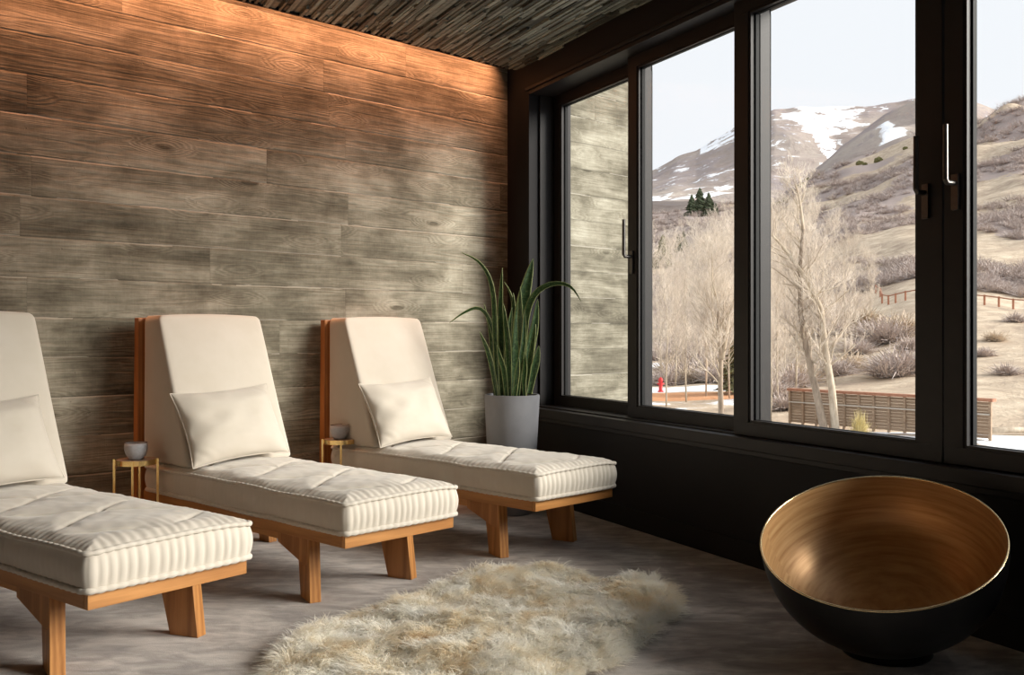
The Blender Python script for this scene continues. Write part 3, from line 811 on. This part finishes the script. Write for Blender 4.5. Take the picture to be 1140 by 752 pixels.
def vnoise(x, y, s, seed):
    """smooth 2-D value noise"""
    g = np.random.default_rng(seed).random((64, 64)); X = x*s+17.3; Y = y*s+31.7
    i = np.floor(X).astype(int); j = np.floor(Y).astype(int); fx = X-i; fy = Y-j; fx = fx*fx*(3-2*fx); fy = fy*fy*(3-2*fy)
    G = lambda a, b_: g[a % 64, b_ % 64]
    return (G(i,j)*(1-fx)+G(i+1,j)*fx)*(1-fy)+(G(i,j+1)*(1-fx)+G(i+1,j+1)*fx)*fy
rug_c = Vector((float(cen[0]), float(cen[1]), 0))
rug = empty('sheepskin_rug', rug_c, label='cream shaggy sheepskin rug with tan patches lying on the taupe carpet', cat='rug')
def hump(p, ed): return (.012+(.045*vnoise(p[:,0], p[:,1], 5.5, 3)+.02*vnoise(p[:,0], p[:,1], 16, 4)))*np.clip(ed/.06, 0.15, 1)
# hide
m = MB(); n = len(PGs); rings = [1.0, .93, .8, .6, .35, .1]
V = []
for k, s_ in enumerate(rings):
    P = cen+(PGs-cen)*s_
    for p in P: V.append((p[0]-rug_c.x, p[1]-rug_c.y, .004 if k == 0 else .022))
Q = []
for k in range(len(rings)-1):
    for i in range(n): Q.append((k*n+i, k*n+(i+1) % n, (k+1)*n+(i+1) % n, (k+1)*n+i))
np_mesh('hide', np.array(V), np.array(Q), M['fur'], rug, True)
def make_fur(NS):
    lo, hi = PGs.min(0), PGs.max(0); pts = rng.random((int(NS*2.2), 2))*(hi-lo)+lo; pts = pts[inside(pts, PGs)][:NS]
    ed, near = edge_dist(pts, PGs); out = pts-near; out = -out/(np.linalg.norm(out, axis=1, keepdims=True)+1e-9)
    n = len(pts); z = hump(pts, ed)
    # lay of the wool: clumps share a direction
    a1 = vnoise(pts[:,0], pts[:,1], 4.5, 11)*2*np.pi*1.6; a2 = vnoise(pts[:,0], pts[:,1], 22, 12)*2*np.pi*1.5
    d = np.stack([np.cos(a1)+.9*np.cos(a2), np.sin(a1)+.9*np.sin(a2)], 1)*.5
    d += out*np.clip(1-ed/.07, 0, 1)[:,None]*1.5 + np.array([.15,-.45])
    d += rng.normal(0, .35, (n,2)); d /= (np.linalg.norm(d, axis=1, keepdims=True)+1e-9)
    # clump tips towards cell centres
    cs = .022; cell = np.floor(pts/cs); hsh = np.sin(cell[:,0]*127.1+cell[:,1]*311.7)*43758.5; hx_ = hsh-np.floor(hsh); hs2 = np.sin(cell[:,0]*269.5+cell[:,1]*183.3)*43758.5; hy_ = hs2-np.floor(hs2)
    cc = (cell+np.stack([hx_, hy_], 1))*cs
    ln = rng.uniform(.035, .062, n)*(.75+.5*vnoise(pts[:,0], pts[:,1], 9, 14)); lift = rng.uniform(.35, .95, n)*np.clip(.35+ed/.06, .35, 1)
    w = rng.uniform(.0012, .0024, n)
    base = np.column_stack([pts, z]); hor = np.column_stack([d, np.zeros(n)])
    tipdir = hor*np.sqrt(1-np.clip(lift*.5, 0, .95)**2)[:,None]
    nseg = 4; rows = []
    side = np.column_stack([-d[:,1], d[:,0], rng.normal(0,.3,n)]); side /= np.linalg.norm(side, axis=1, keepdims=True)
    for k in range(nseg):
        s = k/(nseg-1)
        hgt = ln*lift*(s - .45*s*s)*1.25; fw = ln*(.25*s+.65*s*s)
        p = base + hor*fw[:,None]; p[:,2] += hgt
        cl = (cc-pts)*(.75*s*s)[...] if False else (cc-pts)*(.7*s*s); p[:,:2] += cl
        wig = rng.normal(0, .0022, (n,3))*s; p += wig; p[:,2] = np.maximum(p[:,2], .002)
        ww = (w*(1-.75*s))[:,None]
        rows.append(p-side*ww); rows.append(p+side*ww)
    V = np.stack(rows, 1).reshape(-1, 3); V[:,0] -= rug_c.x; V[:,1] -= rug_c.y
    b0 = (np.arange(n)*nseg*2)[:,None]
    Q = np.concatenate([b0+np.array([[2*k, 2*k+1, 2*k+3, 2*k+2]]) for k in range(nseg-1)], 0)
    o = np_mesh('fur', V, Q, M['fur'], rug, True); tag(o, kind='stuff'); return o
make_fur(95000)

# ================================================================== outdoors
def px2th(px): return math.atan((px-570)/F)
COLS = [400, 740, 800, 862, 900, 960, 1022, 1085, 1140, 1400, 2200]
ROWS = [
 (12,  None), (26, None), (32, None),
 (40,  [449,449,446,444,440,436,432,430,430,430,430]),
 (50,  [430,430,427,422,416,410,402,400,400,398,398]),
 (65,  [415,415,408,398,390,380,367,368,370,368,366]),
 (85,  [395,393,384,371,361,348,336,343,350,345,340]),
 (100, [380,378,366,354,343,330,313,322,330,320,310]),
 (150, [345,338,324,313,298,280,270,266,262,250,240]),
 (220, [305,298,284,278,260,238,224,212,198,180,170]),
 (320, [270,262,250,246,221,203,184,168,150,125,110]),
 (420, [245,240,231,226,198,176,150,134,108,60,40]),
 (520, [255,250,241,236,208,186,160,144,118,75,60]),
]
GZ = -1.70
rr_ = np.array([r for r, _ in ROWS], float)
def cosc(th): return np.cos(np.minimum(th, .70))
TAB = np.zeros((len(ROWS), len(COLS)))
THC = np.array([px2th(p) for p in COLS])
for i, (r, ys) in enumerate(ROWS):
    for j in range(len(COLS)):
        TAB[i, j] = GZ if ys is None else H + (371.5-ys[j])/F*r*cosc(THC[j])
def terr_z(r, th):
    r = np.atleast_1d(np.asarray(r, float)); th = np.atleast_1d(np.asarray(th, float))
    cj = np.clip(np.searchsorted(THC, th)-1, 0, len(COLS)-2); fj = np.clip((th-THC[cj])/(THC[cj+1]-THC[cj]), 0, 1); fj = fj*fj*(3-2*fj)*.5+fj*.5
    ci = np.clip(np.searchsorted(rr_, r)-1, 0, len(ROWS)-2); fi = np.clip((r-rr_[ci])/(rr_[ci+1]-rr_[ci]), 0, 1)
    z = (TAB[ci,cj]*(1-fj)+TAB[ci,cj+1]*fj)*(1-fi)+(TAB[ci+1,cj]*(1-fj)+TAB[ci+1,cj+1]*fj)*fi
    x = r*np.sin(th); y = r*np.cos(th)
    amp = np.clip((r-34)/60, 0, 1)*(r/150)
    z = z + amp*((vnoise(x, y, .045, 21)-.5)*2.6+(vnoise(x, y, .16, 22)-.5)*1.0)*np.clip((440-r)/60, .35, 1)
    z = z + (vnoise(x, y, .5, 23)-.5)*.14
    return z
def terrain_mat(name, c_lo, c_mid, c_hi, scale, brush, bump_d=.4):
    m, t, b = mat(name, rough=.95, spec=.05)
    v = mapping(t); n1 = noise(t, v, scale, 6, .68, .4); n2 = noise(t, v, scale*.17, 4, .6, .5)
    s = math_(t, 'ADD', math_(t, 'MULTIPLY', n1, .6), math_(t, 'MULTIPLY', n2, .4))
    c = ramp(t, s, [(.36, c_lo), (.5, c_mid), (.62, c_hi)])
    at = N(t, 'VertexColor', layer_name='mask'); sp = N(t, 'SeparateColor'); t.links.new(at.outputs[0], sp.inputs[0])
    bf = ramp(t, math_(t, 'ADD', sp.outputs[2], math_(t, 'MULTIPLY', math_(t, 'SUBTRACT', n1, .5), 1.6)), [(.42, (0,0,0)), (.58, (1,1,1))])
    c = mixc(t, bf, c, brush)
    of = ramp(t, math_(t, 'ADD', sp.outputs[1], math_(t, 'MULTIPLY', math_(t, 'SUBTRACT', n1, .5), .5)), [(.45, (0,0,0)), (.55, (1,1,1))])
    c = mixc(t, of, c, (.62,.32,.17))
    sf = ramp(t, math_(t, 'ADD', sp.outputs[0], math_(t, 'MULTIPLY', math_(t, 'SUBTRACT', n1, .5), 1.5)), [(.46, (0,0,0)), (.54, (1,1,1))])
    c = mixc(t, sf, c, (.90,.91,.94)); t.links.new(c, b.inputs['Base Color']); bump(t, b, n1, .6, bump_d); return m
M['hill'] = terrain_mat('dry_grass_hillside', (.34,.26,.20), (.50,.40,.30), (.66,.55,.42), .55, (.37,.305,.28))
M['mountain'] = terrain_mat('far_brown_mountain', (.29,.235,.21), (.38,.32,.285), (.47,.41,.345), .035, (.33,.28,.27), 6)
def polar(name, rs, ths, zf, mk, material):
    Rr, Th = np.meshgrid(rs, ths, indexing='ij'); r = Rr.ravel(); th = Th.ravel()
    z = zf(r, th); x = r*np.sin(th); y = r*np.cos(th)
    nr, nt_ = Rr.shape; I = np.arange(nr*nt_).reshape(nr, nt_)
    Q = np.stack([I[:-1,:-1], I[:-1,1:], I[1:,1:], I[1:,:-1]], -1).reshape(-1, 4)
    o = np_mesh(name, np.column_stack([x, y, z]), Q, material, None, True); vcol(o, 'mask', mk(r, th, x, y)); return o
ths = np.concatenate([np.linspace(px2th(560), px2th(1180), 420), np.linspace(px2th(1185), px2th(2100), 80)])
rs = np.concatenate([np.linspace(12, 60, 90), np.geomspace(61, 540, 190)])
def near_mask(r, th, x, y):
    px = 570+F*np.tan(th); a = np.zeros((len(r), 3))
    n = vnoise(x, y, .35, 31); n3 = vnoise(x, y, .05, 33)
    # snow by the fence and along the far side of the path
    a[:,0] = np.where((r > 24.5) & (r < 30.2) & (px > 850), .42+.45*n, 0)
    a[:,0] = np.maximum(a[:,0], np.where((r > 45.5) & (r < 49) & (px < 860), .85, 0))
    a[:,0] = np.maximum(a[:,0], np.where((r > 30) & (r < 41) & (px < 850), .16+.35*n, 0))
    a[:,0] = np.maximum(a[:,0], np.where((r > 50) & (r < 75) & (px < 790), .2+.5*n, 0))
    a[:,1] = np.where((r > 40.5) & (r < 45.4) & (px < 865), 1, 0)
    tr = (r > 88) & (r < 99) & (px > 968) & (px < 1075)
    b = np.clip((n3-.42)*3.0+.35, 0, 1)*np.clip((r-60)/40, 0, 1); b = np.where(tr, 0, b); b = np.where((r > 60) & (r < 92) & (px > 1070), b*.2, b)
    a[:,2] = np.clip(b, 0, .95); return a
g_ = struct(polar('floor_hillside', rs, ths, terr_z, near_mask, M['hill'])); g_.name = 'hillside_ground'
# flatter, paler trail shelf comes from the table; far ridges
def ridge(name, r0, r1, base, crest, mk, amp, seed):
    bp_ = np.array([p for p, _ in crest], float); by = np.array([q_ for _, q_ in crest], float)
    rs_ = np.linspace(r0, r1, 120); tail = np.linspace(r1*1.02, r1*1.15, 6)
    def zf(r, th):
        px = 570+F*np.tan(th); yc = np.interp(px, bp_, by); c = np.cos(th)
        f = np.clip((r-r0)/(r1-r0), 0, 1); zc = H+(371.5-yc)/F*r1*c; z0 = H+(371.5-base)/F*r0*c
        x = r*np.sin(th); y = r*np.cos(th)
        z = z0+(zc-z0)*f**1.15
        rid = np.abs(vnoise(x, y, 1/(amp*9), seed)-.5)*2 + .5*np.abs(vnoise(x, y, 1/(amp*3.5), seed+1)-.5)*2
        z = z + amp*(rid-.6)*np.sin(np.pi*np.clip(f, 0, 1))**.7 + (vnoise(x, y, 1/(amp*.9), seed+2)-.5)*amp*.16
        return np.where(r > r1, z-(r-r1)*.6, z)
    return struct(polar(name, np.concatenate([rs_, tail]), np.linspace(px2th(600), px2th(1500), 420), zf, mk, M['mountain']))
def mid_mask(r, th, x, y):
    px = 570+F*np.tan(th); f = np.clip((r-560)/(820-560), 0, 1); a = np.zeros((len(r), 3)); n = vnoise(x, y, .03, 41)
    cx_ = 990+(.80-f)*25; a[:,0] = np.where((f > .50) & (f < .93), np.clip(1.0-np.abs(px-cx_)/(34*(1.1-f)+6)*.55, 0, 1)*.72, 0)
    a[:,2] = .15+.5*n; return a
def far_mask(r, th, x, y):
    px = 570+F*np.tan(th); f = np.clip((r-1150)/(1900-1150), 0, 1); a = np.zeros((len(r), 3)); n = vnoise(x, y, .010, 43); n2 = vnoise(x, y, .03, 44)
    bowl_ = np.clip(1.25-np.abs(px-922)/58, 0, 1)*np.clip((f-.52)*4.5, 0, 1)*(.30+.35*n+.35*n2)*.95
    streak = np.where(np.abs(px-(880+(.93-f)*125)) < 7+6*n2, .62, 0)*(f > .45)*(f < .95)
    low = np.where((f > .05) & (f < .30) & (px < 830), .24+.45*n2, 0)
    top = np.where((px < 822) & (px > 780) & (f > .82), .42+.3*n2, 0)
    dots = .20+.24*n2
    a[:,0] = np.maximum.reduce([bowl_, streak, low, top, dots]); a[:,2] = .2+.4*n
    return a
ridge('middle_ridge', 560, 820, 225, [(600,300),(862,222),(900,196),(937,163),(960,147),(985,128),(1020,110),(1060,106),(1100,135),(1150,150),(1500,160)], mid_mask, 16, 51)
ridge('far_mountain', 1150, 1900, 240, [(600,235),(700,200),(732,187),(752,176),(775,168),(800,153),(818,142),(840,131),(862,122),(885,120),(920,119),(960,118),(1000,113),(1022,110),(1060,110),(1085,113),(1106,121),(1140,138),(1500,170)], far_mask, 34, 61)

def gp(px, r):
    th = px2th(px); return Vector((r*math.sin(th), r*math.cos(th), float(terr_z(r, th)[0])))

# ------------------------------------------------------------------ bare trees
def bark(name, c1, c2): return simple_noise_mat(name, c1, c2, 9, .85, bstr=.4, bdist=.01, stretch=(1,1,.3))
M['bark'] = bark('pale_cottonwood_bark', (.36,.28,.20), (.62,.53,.41))
M['bark_dark'] = bark('grey_brown_bark', (.20,.15,.11), (.40,.32,.24))
M['twig'] = simple_noise_mat('cream_twigs', (.40,.33,.28), (.84,.74,.61), .8, .9)
M['brush'] = simple_noise_mat('mauve_brush_twigs', (.42,.35,.32), (.60,.51,.46), 1.2, .95)
M['brush2'] = simple_noise_mat('brown_brush_twigs', (.47,.37,.28), (.66,.55,.42), 1.2, .95)
M['evergreen'] = simple_noise_mat('evergreen_needles', (.045,.065,.035), (.10,.125,.06), 3, .9)
M['olive'] = simple_noise_mat('olive_juniper', (.10,.10,.035), (.20,.18,.07), 3, .9)
def grow(tw, start, dirv, length, rad, depth, rnd, mb, maxd, spread=.55, up=.15):
    pts = [start]; p = start.copy(); d = dirv.normalized(); seg = 4 if depth < 2 else 3; rads = [rad]
    for i in range(seg):
        d = (d + Vector((rnd.gauss(0,.13), rnd.gauss(0,.13), rnd.gauss(0,.09)+up*.25))).normalized()
        p = p + d*(length/seg); pts.append(p.copy()); rads.append(rad*(1-.55*(i+1)/seg))
    (mb if depth < 2 else tw).tube(pts, rads, 6 if depth < 1 else (4 if depth < 2 else 3), cap=False)
    if depth >= maxd: return
    nb = {0: 7, 1: 6, 2: 5, 3: 4}.get(depth, 4)
    for k in range(nb):
        f = rnd.uniform(.28, 1.0) if depth else rnd.uniform(.30, 1.0)
        i = min(seg-1, int(f*seg)); q_ = pts[i].lerp(pts[i+1], f*seg-i)
        ax = Vector((rnd.gauss(0,1), rnd.gauss(0,1), rnd.gauss(0,.35)+.35)).normalized()
        nd = (d*(1-spread)+ax*spread + Vector((0,0,up))).normalized()
        grow(tw, q_, nd, length*rnd.uniform(.42,.66), max(rad*(1-.5*f)*.42, .0035), depth+1, rnd, mb, maxd, spread, up)
def bare_tree(name, base, height, rad, seed, maxd=4, trunks=None, barkm='bark'):
    rnd = random.Random(seed); root = empty(name, base)
    mb = MB(); tw = MB()
    for tr in (trunks or [[(0,0,0),(0.02*height,0,height*.35),(-.01*height,0,height*.62)]]):
        P = [Vector(q_) for q_ in tr]; n = len(P); rd = [rad*(1-.62*i/(n-1)) for i in range(n)]
        if len(trunks or []) > 1:
            tm = MB(); tm.tube(P, rd, 10); tm.build('trunk', M['bark_dark' if tr is trunks[0] else barkm], root, smooth=True, fix=False)
        else: mb.tube(P, rd, 10)
        tot = height
        for k in range(5*n):
            f = rnd.uniform(.22, 1)*(n-1); i = min(n-2, int(f)); q_ = P[i].lerp(P[i+1], f-i)
            dd = (P[i+1]-P[i]).normalized(); ax = Vector((rnd.gauss(0,1), rnd.gauss(0,1), .35)).normalized()
            grow(tw, q_, dd*.6+ax*.75, tot*rnd.uniform(.16,.36), rad*.32*(1-.5*f/(n-1)), 1, rnd, mb, maxd)
        grow(tw, P[-1], (P[-1]-P[-2]), tot*.38, rad*.38, 0, rnd, mb, maxd)
    mb.build('boughs' if len(trunks or []) > 1 else 'trunk', M[barkm], root, smooth=True, fix=False)
    tw.build('twigs', M['twig'], root, fix=False)
    return root
S29 = 29/F
def tp(px, py, dy=0): return ((px-925)*S29*1.06, dy, (474-py)*S29*1.06)
cw = bare_tree('cottonwood_tree', gp(925, 29.5)+Vector((0,0,-.05)), 3.5, .125, 3, 4,
  trunks=[[tp(919,474), tp(911,430,.1), tp(902,385,.2), tp(896,350,.2), tp(895,300,.1), tp(897,266,0)],
          [tp(930,474), tp(925,430,-.1), tp(918,385,-.1), tp(914,347,-.1), tp(899,318,-.2), tp(880,292,-.2)]])
tag(cw, 'large bare cottonwood tree with twin pale trunks in front of the wooden fence', 'tree')
t2 = bare_tree('bare_tree', gp(803, 33), 5.2, .10, 9, 4, trunks=[[(0,0,0),(-.03,0,1.1),(0,0,2.1),(-.12,0,2.9),(-.1,0,3.6)],[(0,0,2.0),(.22,.1,3.0),(.30,.1,3.5)]])
tag(t2, 'bare tree with a forked broken trunk behind the second window from the left', 'tree')
# young pale trees: three prototypes copied
protos = [bare_tree('young_bare_tree', (0,0,0), 5.0, .045, 20+k, 4 if k else 4, trunks=[[(0,0,0),(.05,0,1.4),(.0,.05,2.6),(.08*(k-1),0,3.8)]]) for k in range(3)]
spots = [(742,38,1.0),(752,50,1.25),(764,40,1.05),(775,58,1.35),(786,43,1.15),(795,54,1.4),(812,41,1.1),(820,60,1.3),(835,36,1.1),(848,46,1.2),(866,37,1.05),(874,48,1.35),(886,40,1.15),(903,52,1.4),(918,60,1.35),(868,62,1.5),(940,56,1.1),(736,62,1.3),(760,66,1.3),(805,70,1.3),(890,66,1.4),(858,31,.75),(952,64,1.1),(968,72,.9)]
for i, (px, r, s_) in enumerate(spots):
    o = protos[i] if i < 3 else copy_tree(protos[i % 3])
    o.location = gp(px, r)+Vector((0,0,-.05)); o.rotation_euler = (0,0,random.uniform(0,6.28)); o.scale = (s_*.8, s_*.8, s_)
    tag(o, 'thin pale leafless young tree in the thicket below the hillside', 'tree', 'young leafless trees in the thicket')

# ------------------------------------------------------------------ brush
def bush_arrays(n, seed, hgt=1.0):
    g = np.random.default_rng(seed); a = g.uniform(0, 2*np.pi, n); el = np.arccos(g.uniform(.05, 1, n)**.8); ln = g.uniform(.6, 1.0, n)
    d = np.column_stack([np.sin(el)*np.cos(a), np.sin(el)*np.sin(a), np.cos(el)*hgt]); b = np.column_stack([g.normal(0,.13,(n,2)), np.zeros(n)]); s = ln[:,None]
    mid = b+d*s*.5+g.normal(0,.05,(n,3)); tip = b+d*s+g.normal(0,.09,(n,3)); side = np.column_stack([-np.sin(a), np.cos(a), g.normal(0,.5,n)])*.012
    V = np.stack([b-side, b+side, mid-side, mid+side, tip-side*.5, tip+side*.5], 1).reshape(-1,3); k = (np.arange(n)*6)[:,None]
    Q = np.concatenate([k+[[0,1,3,2]], k+[[2,3,5,4]]], 0); V[:,2] = np.maximum(V[:,2], -.02); return V, Q
B0 = [bush_arrays(520, 70+k, .8) for k in range(3)]
bush_meshes = []
for k, (V, Q) in enumerate(B0):
    o = np_mesh('bare_shrub', V, Q, M['brush' if k != 1 else 'brush2']); bush_meshes.append(o)
bs = [(985,62,2.6),(1002,64,2.4),(968,66,2.2),(880,44,1.6),(893,46,1.7),(872,50,1.6),(930,48,1.6),(948,50,1.5),(1008,46,2.0),(990,45,1.7),(960,74,2.2),(925,72,2.2),(1015,55,1.3),(1108,58,.9),(1120,44,.8),(1095,52,.8),(940,90,2.6),(1130,70,1.1),(955,58,1.5),(915,80,2.6),(740,51,1.5),(755,54,1.8),(768,52,1.6),(782,56,2.0),(798,51,1.7),(812,55,1.9),(828,52,1.6),(845,54,1.8),(748,62,2.2),(775,66,2.4),(806,64,2.3),(838,66,2.4),(862,40,1.3),(876,36,1.1)]
for i, (px, r, s_) in enumerate(bs):
    o = bush_meshes[i] if i < 3 else bush_meshes[i % 3].copy()
    if i >= 3: COL.objects.link(o)
    o.location = gp(px, r); o.rotation_euler = (0,0,random.uniform(0,6.28)); o.scale = (s_, s_, s_*.8)
    tag(o, 'leafless mauve-brown shrub on the dry slope above the fence', 'shrub', 'leafless shrubs on the near slope')
# hill scrub: past counting
def scrub():
    VV = []; QQ = []; o = 0; g = np.random.default_rng(5)
    small = [bush_arrays(60, 90+k, .75) for k in range(5)]
    for (V, Q) in small: V[:,:2] *= 1
    cnt = 0; tries = 0
    while cnt < 4200 and tries < 90000:
        tries += 1
        r = float(np.exp(g.uniform(np.log(78), np.log(425)))); px = g.uniform(725, 1330); th = px2th(px); x, y = r*math.sin(th), r*math.cos(th)
        n = float(vnoise(np.array([x]), np.array([y]), .05, 33)[0]); n2 = float(vnoise(np.array([x]), np.array([y]), .02, 35)[0])
        if n*.6+n2*.4 < .43 or (r < 101 and 955 < px < 1080) or (r < 92 and px > 1060): continue
        s = g.uniform(1.2, 2.3)*(1+max(0, r-150)/260); V, Q = small[cnt % 5]; c, s2 = math.cos(cnt), math.sin(cnt)
        z = float(terr_z(r, th)[0]); W_ = V.copy(); fat = 1+r/130
        W_ = np.column_stack([V[:,0]*c-V[:,1]*s2, V[:,0]*s2+V[:,1]*c, V[:,2]*.75])*s
        # twigs thicken with the size of the plant
        VV.append(W_+np.array([x, y, z])); QQ.append(Q+o); o += len(V); cnt += 1
    ob = np_mesh('hillside_scrub', np.concatenate(VV), np.concatenate(QQ), M['brush']); tag(ob, 'mass of leafless mauve scrub covering the hillside', 'scrub', kind='stuff')
scrub()
# evergreens and junipers
def conifer(name, base, h, seed, material, wide=.32):
    g = random.Random(seed); root = empty(name, base); m = MB(); m.tube([(0,0,0),(0,0,h*.9)], [h*.03, h*.008], 6); m.build('trunk', M['bark_dark'], root, fix=False)
    f = MB()
    for k in range(int(26)):
        z = h*(.12+.86*k/26); rad = h*wide*(1-k/26)**.85+.03*h
        for j in range(13):
            a = g.uniform(0, 6.28); rr2 = rad*g.uniform(.6, 1.1); t_ = Vector((math.cos(a)*rr2, math.sin(a)*rr2, z-rad*.25)); s_ = Vector((-math.sin(a), math.cos(a), 0))*rad*.22
            c_ = Vector((0, 0, z+.06*h)); mid = c_.lerp(t_, .6)
            f.add([tuple(c_), tuple(mid+s_), tuple(t_), tuple(mid-s_), tuple(mid-Vector((0,0,.05*h)))], [(0,1,2,3),(0,1,4),(1,2,4),(2,3,4),(3,0,4)])
    f.build('needles', M[material], root, fix=False); return root
for i, (px, r, h, w_) in enumerate([(770,350,8.2,.40),(779,372,9.8,.42),(789,350,8.8,.40),(797,352,5.2,.3),(755,262,5.0,.3),(761,268,4.6,.3)]):
    tag(conifer('pine_tree', gp(px, r), h, 100+i, 'evergreen', w_), 'dark evergreen tree in the small stand at the foot of the snowy mountain', 'tree', 'evergreen stand on the slope')
tag(conifer('juniper_tree', gp(738, 205), 7.0, 120, 'olive', .42), 'olive green conifer by the left stile of the second window', 'tree')
tag(conifer('juniper_tree', gp(824, 44), 3.0, 121, 'olive', .38), 'yellow-green conifer low beside the third window stile', 'tree')
def blob(name, seed, material):
    bm = bmesh.new(); bmesh.ops.create_icosphere(bm, subdivisions=4, radius=1)
    for v in bm.verts:
        n = mnoise.noise(v.co*2.3+Vector((seed,0,0)))*.35+mnoise.noise(v.co*7+Vector((seed,0,0)))*.22; v.co *= 1+n; v.co.z = v.co.z*.75+.35
    me = bpy.data.meshes.new(name); bm.to_mesh(me); bm.free(); me.materials.append(M[material]); o = bpy.data.objects.new(name, me); COL.objects.link(o); return o
jb = blob('juniper_bush', 2, 'olive')
for i, (px, r, s_) in enumerate([(868,400,2.2),(874,400,1.8),(878,390,2.6),(889,400,2.0),(893,405,1.8),(899,410,1.6),(957,405,2.2),(978,400,2.6),(963,400,1.4),(912,410,1.5),(866,300,1.9),(872,310,2.2),(880,320,1.6),(884,300,1.5),(892,330,1.7),(1008,400,1.5)]):
    o = jb if i == 0 else jb.copy()
    if i: COL.objects.link(o)
    o.location = gp(px, r); o.scale = (s_*.62,)*3; o.rotation_euler = (0,0,i*1.3); tag(o, 'small dark juniper dot on the rounded spur of the hill', 'shrub', 'junipers dotting the spur')
# yellow grass tuft
V, Q = bush_arrays(700, 140, 1.4); V[:,:2] *= .55
gt = np_mesh('grass_tuft', V*.62, Q, simple_noise_mat('straw_grass', (.52,.42,.17), (.66,.56,.28), 3, .9)); gt.location = gp(957, 27.5)
tag(gt, 'straw-yellow grass tuft in the snow in front of the wooden fence', 'grass')

# ------------------------------------------------------------------ wooden fence, rust top rail
M['slat'] = wood_mat('weathered_slats', (.22,.145,.09), (.42,.30,.20), 0, .8)
M['rust'] = simple_noise_mat('rusted_steel', (.30,.12,.065), (.42,.20,.12), 8, .8)
fence = empty('slatted_fence', (0,0,0))
A = Vector((ptx(880, 30.5), 30.5, 0)); B = Vector((ptx(1103, 25.6), 25.6, 0)); Lf = (B-A).length; fd = (B-A).normalized()
fence.location = (A.x, A.y, -1.75); fence.rotation_euler = (0,0,math.atan2(fd.y, fd.x)); tag(fence, 'long brown horizontal-slat fence with a rust-red top rail at the foot of the slope', 'fence')
m = MB()
for k in range(11): m.box(0, Lf, .0, .03, .12+k*.088, .12+k*.088+.080)
m.build('slats', M['slat'], fence)
for k in range(14):
    m = MB(); x = Lf*k/13; m.box(x-.035, x+.035, -.06, -.001, 0, 1.12); m.build('post', M['slat'], fence)
m = MB(); m.box(-.05, Lf+.1, -.12, .10, 1.10, 1.18); m.build('top_rail', M['rust'], fence)
m = MB(); m.box(0, Lf, -.085, -.06, .74, .775); m.build('mid_rail', simple_noise_mat('pale_rail', (.45,.40,.34), (.55,.50,.43), 5, .8), fence)
# trail fence up the hill
def rail_fence(spec, label):
    pts = [gp(px, r) for px, r in spec]; root = empty('trail_fence', pts[0]); tag(root, label, 'fence')
    for p in pts:
        q_ = p-pts[0]; m = MB(); m.box(q_.x-.06, q_.x+.06, q_.y-.06, q_.y+.06, q_.z-.2, q_.z+.8); m.build('post', M['rust'], root)
    m = MB(); m.tube([p-pts[0]+Vector((0,0,.72)) for p in pts], .045, 6); m.build('rail', M['rust'], root)
rail_fence([(975,98),(980,93),(982,88),(989,86.5),(997,86),(1008,85.5),(1020,85),(1034,84.5),(1048,84),(1064,83.5),(1080,83),(1096,82.5),(1112,82),(1128,81.5),(1144,81),(1165,80.5)], 'low rust-brown post and rail fence edging the hillside trail')
# fallen pale log near the right window edge
m = MB(); m.tube([(-1.2,0,0),(0,0,.03),(1.1,.1,0)], [.09,.08,.07], 10); o = m.build('pale_log', M['bark'], smooth=True); o.location = gp(1128, 30)+Vector((0,0,.12)); tag(o, 'pale bleached log lying on dry grass in the rightmost window', 'log')
# red hydrant by the path
m = MB(); m.lathe([(0,0),(.14,0),(.14,.06),(.09,.08),(.09,.5),(.12,.52),(.12,.56),(.08,.66),(.02,.70),(0,.72)], 20); m.box(-.16,.16,-.04,.04,.36,.44)
o = m.build('fire_hydrant', mat('red_paint', (.65,.03,.03), .5)[0], smooth=True); o.location = gp(735.5, 46.5); tag(o, 'small red hydrant beside the snowy path', 'hydrant')
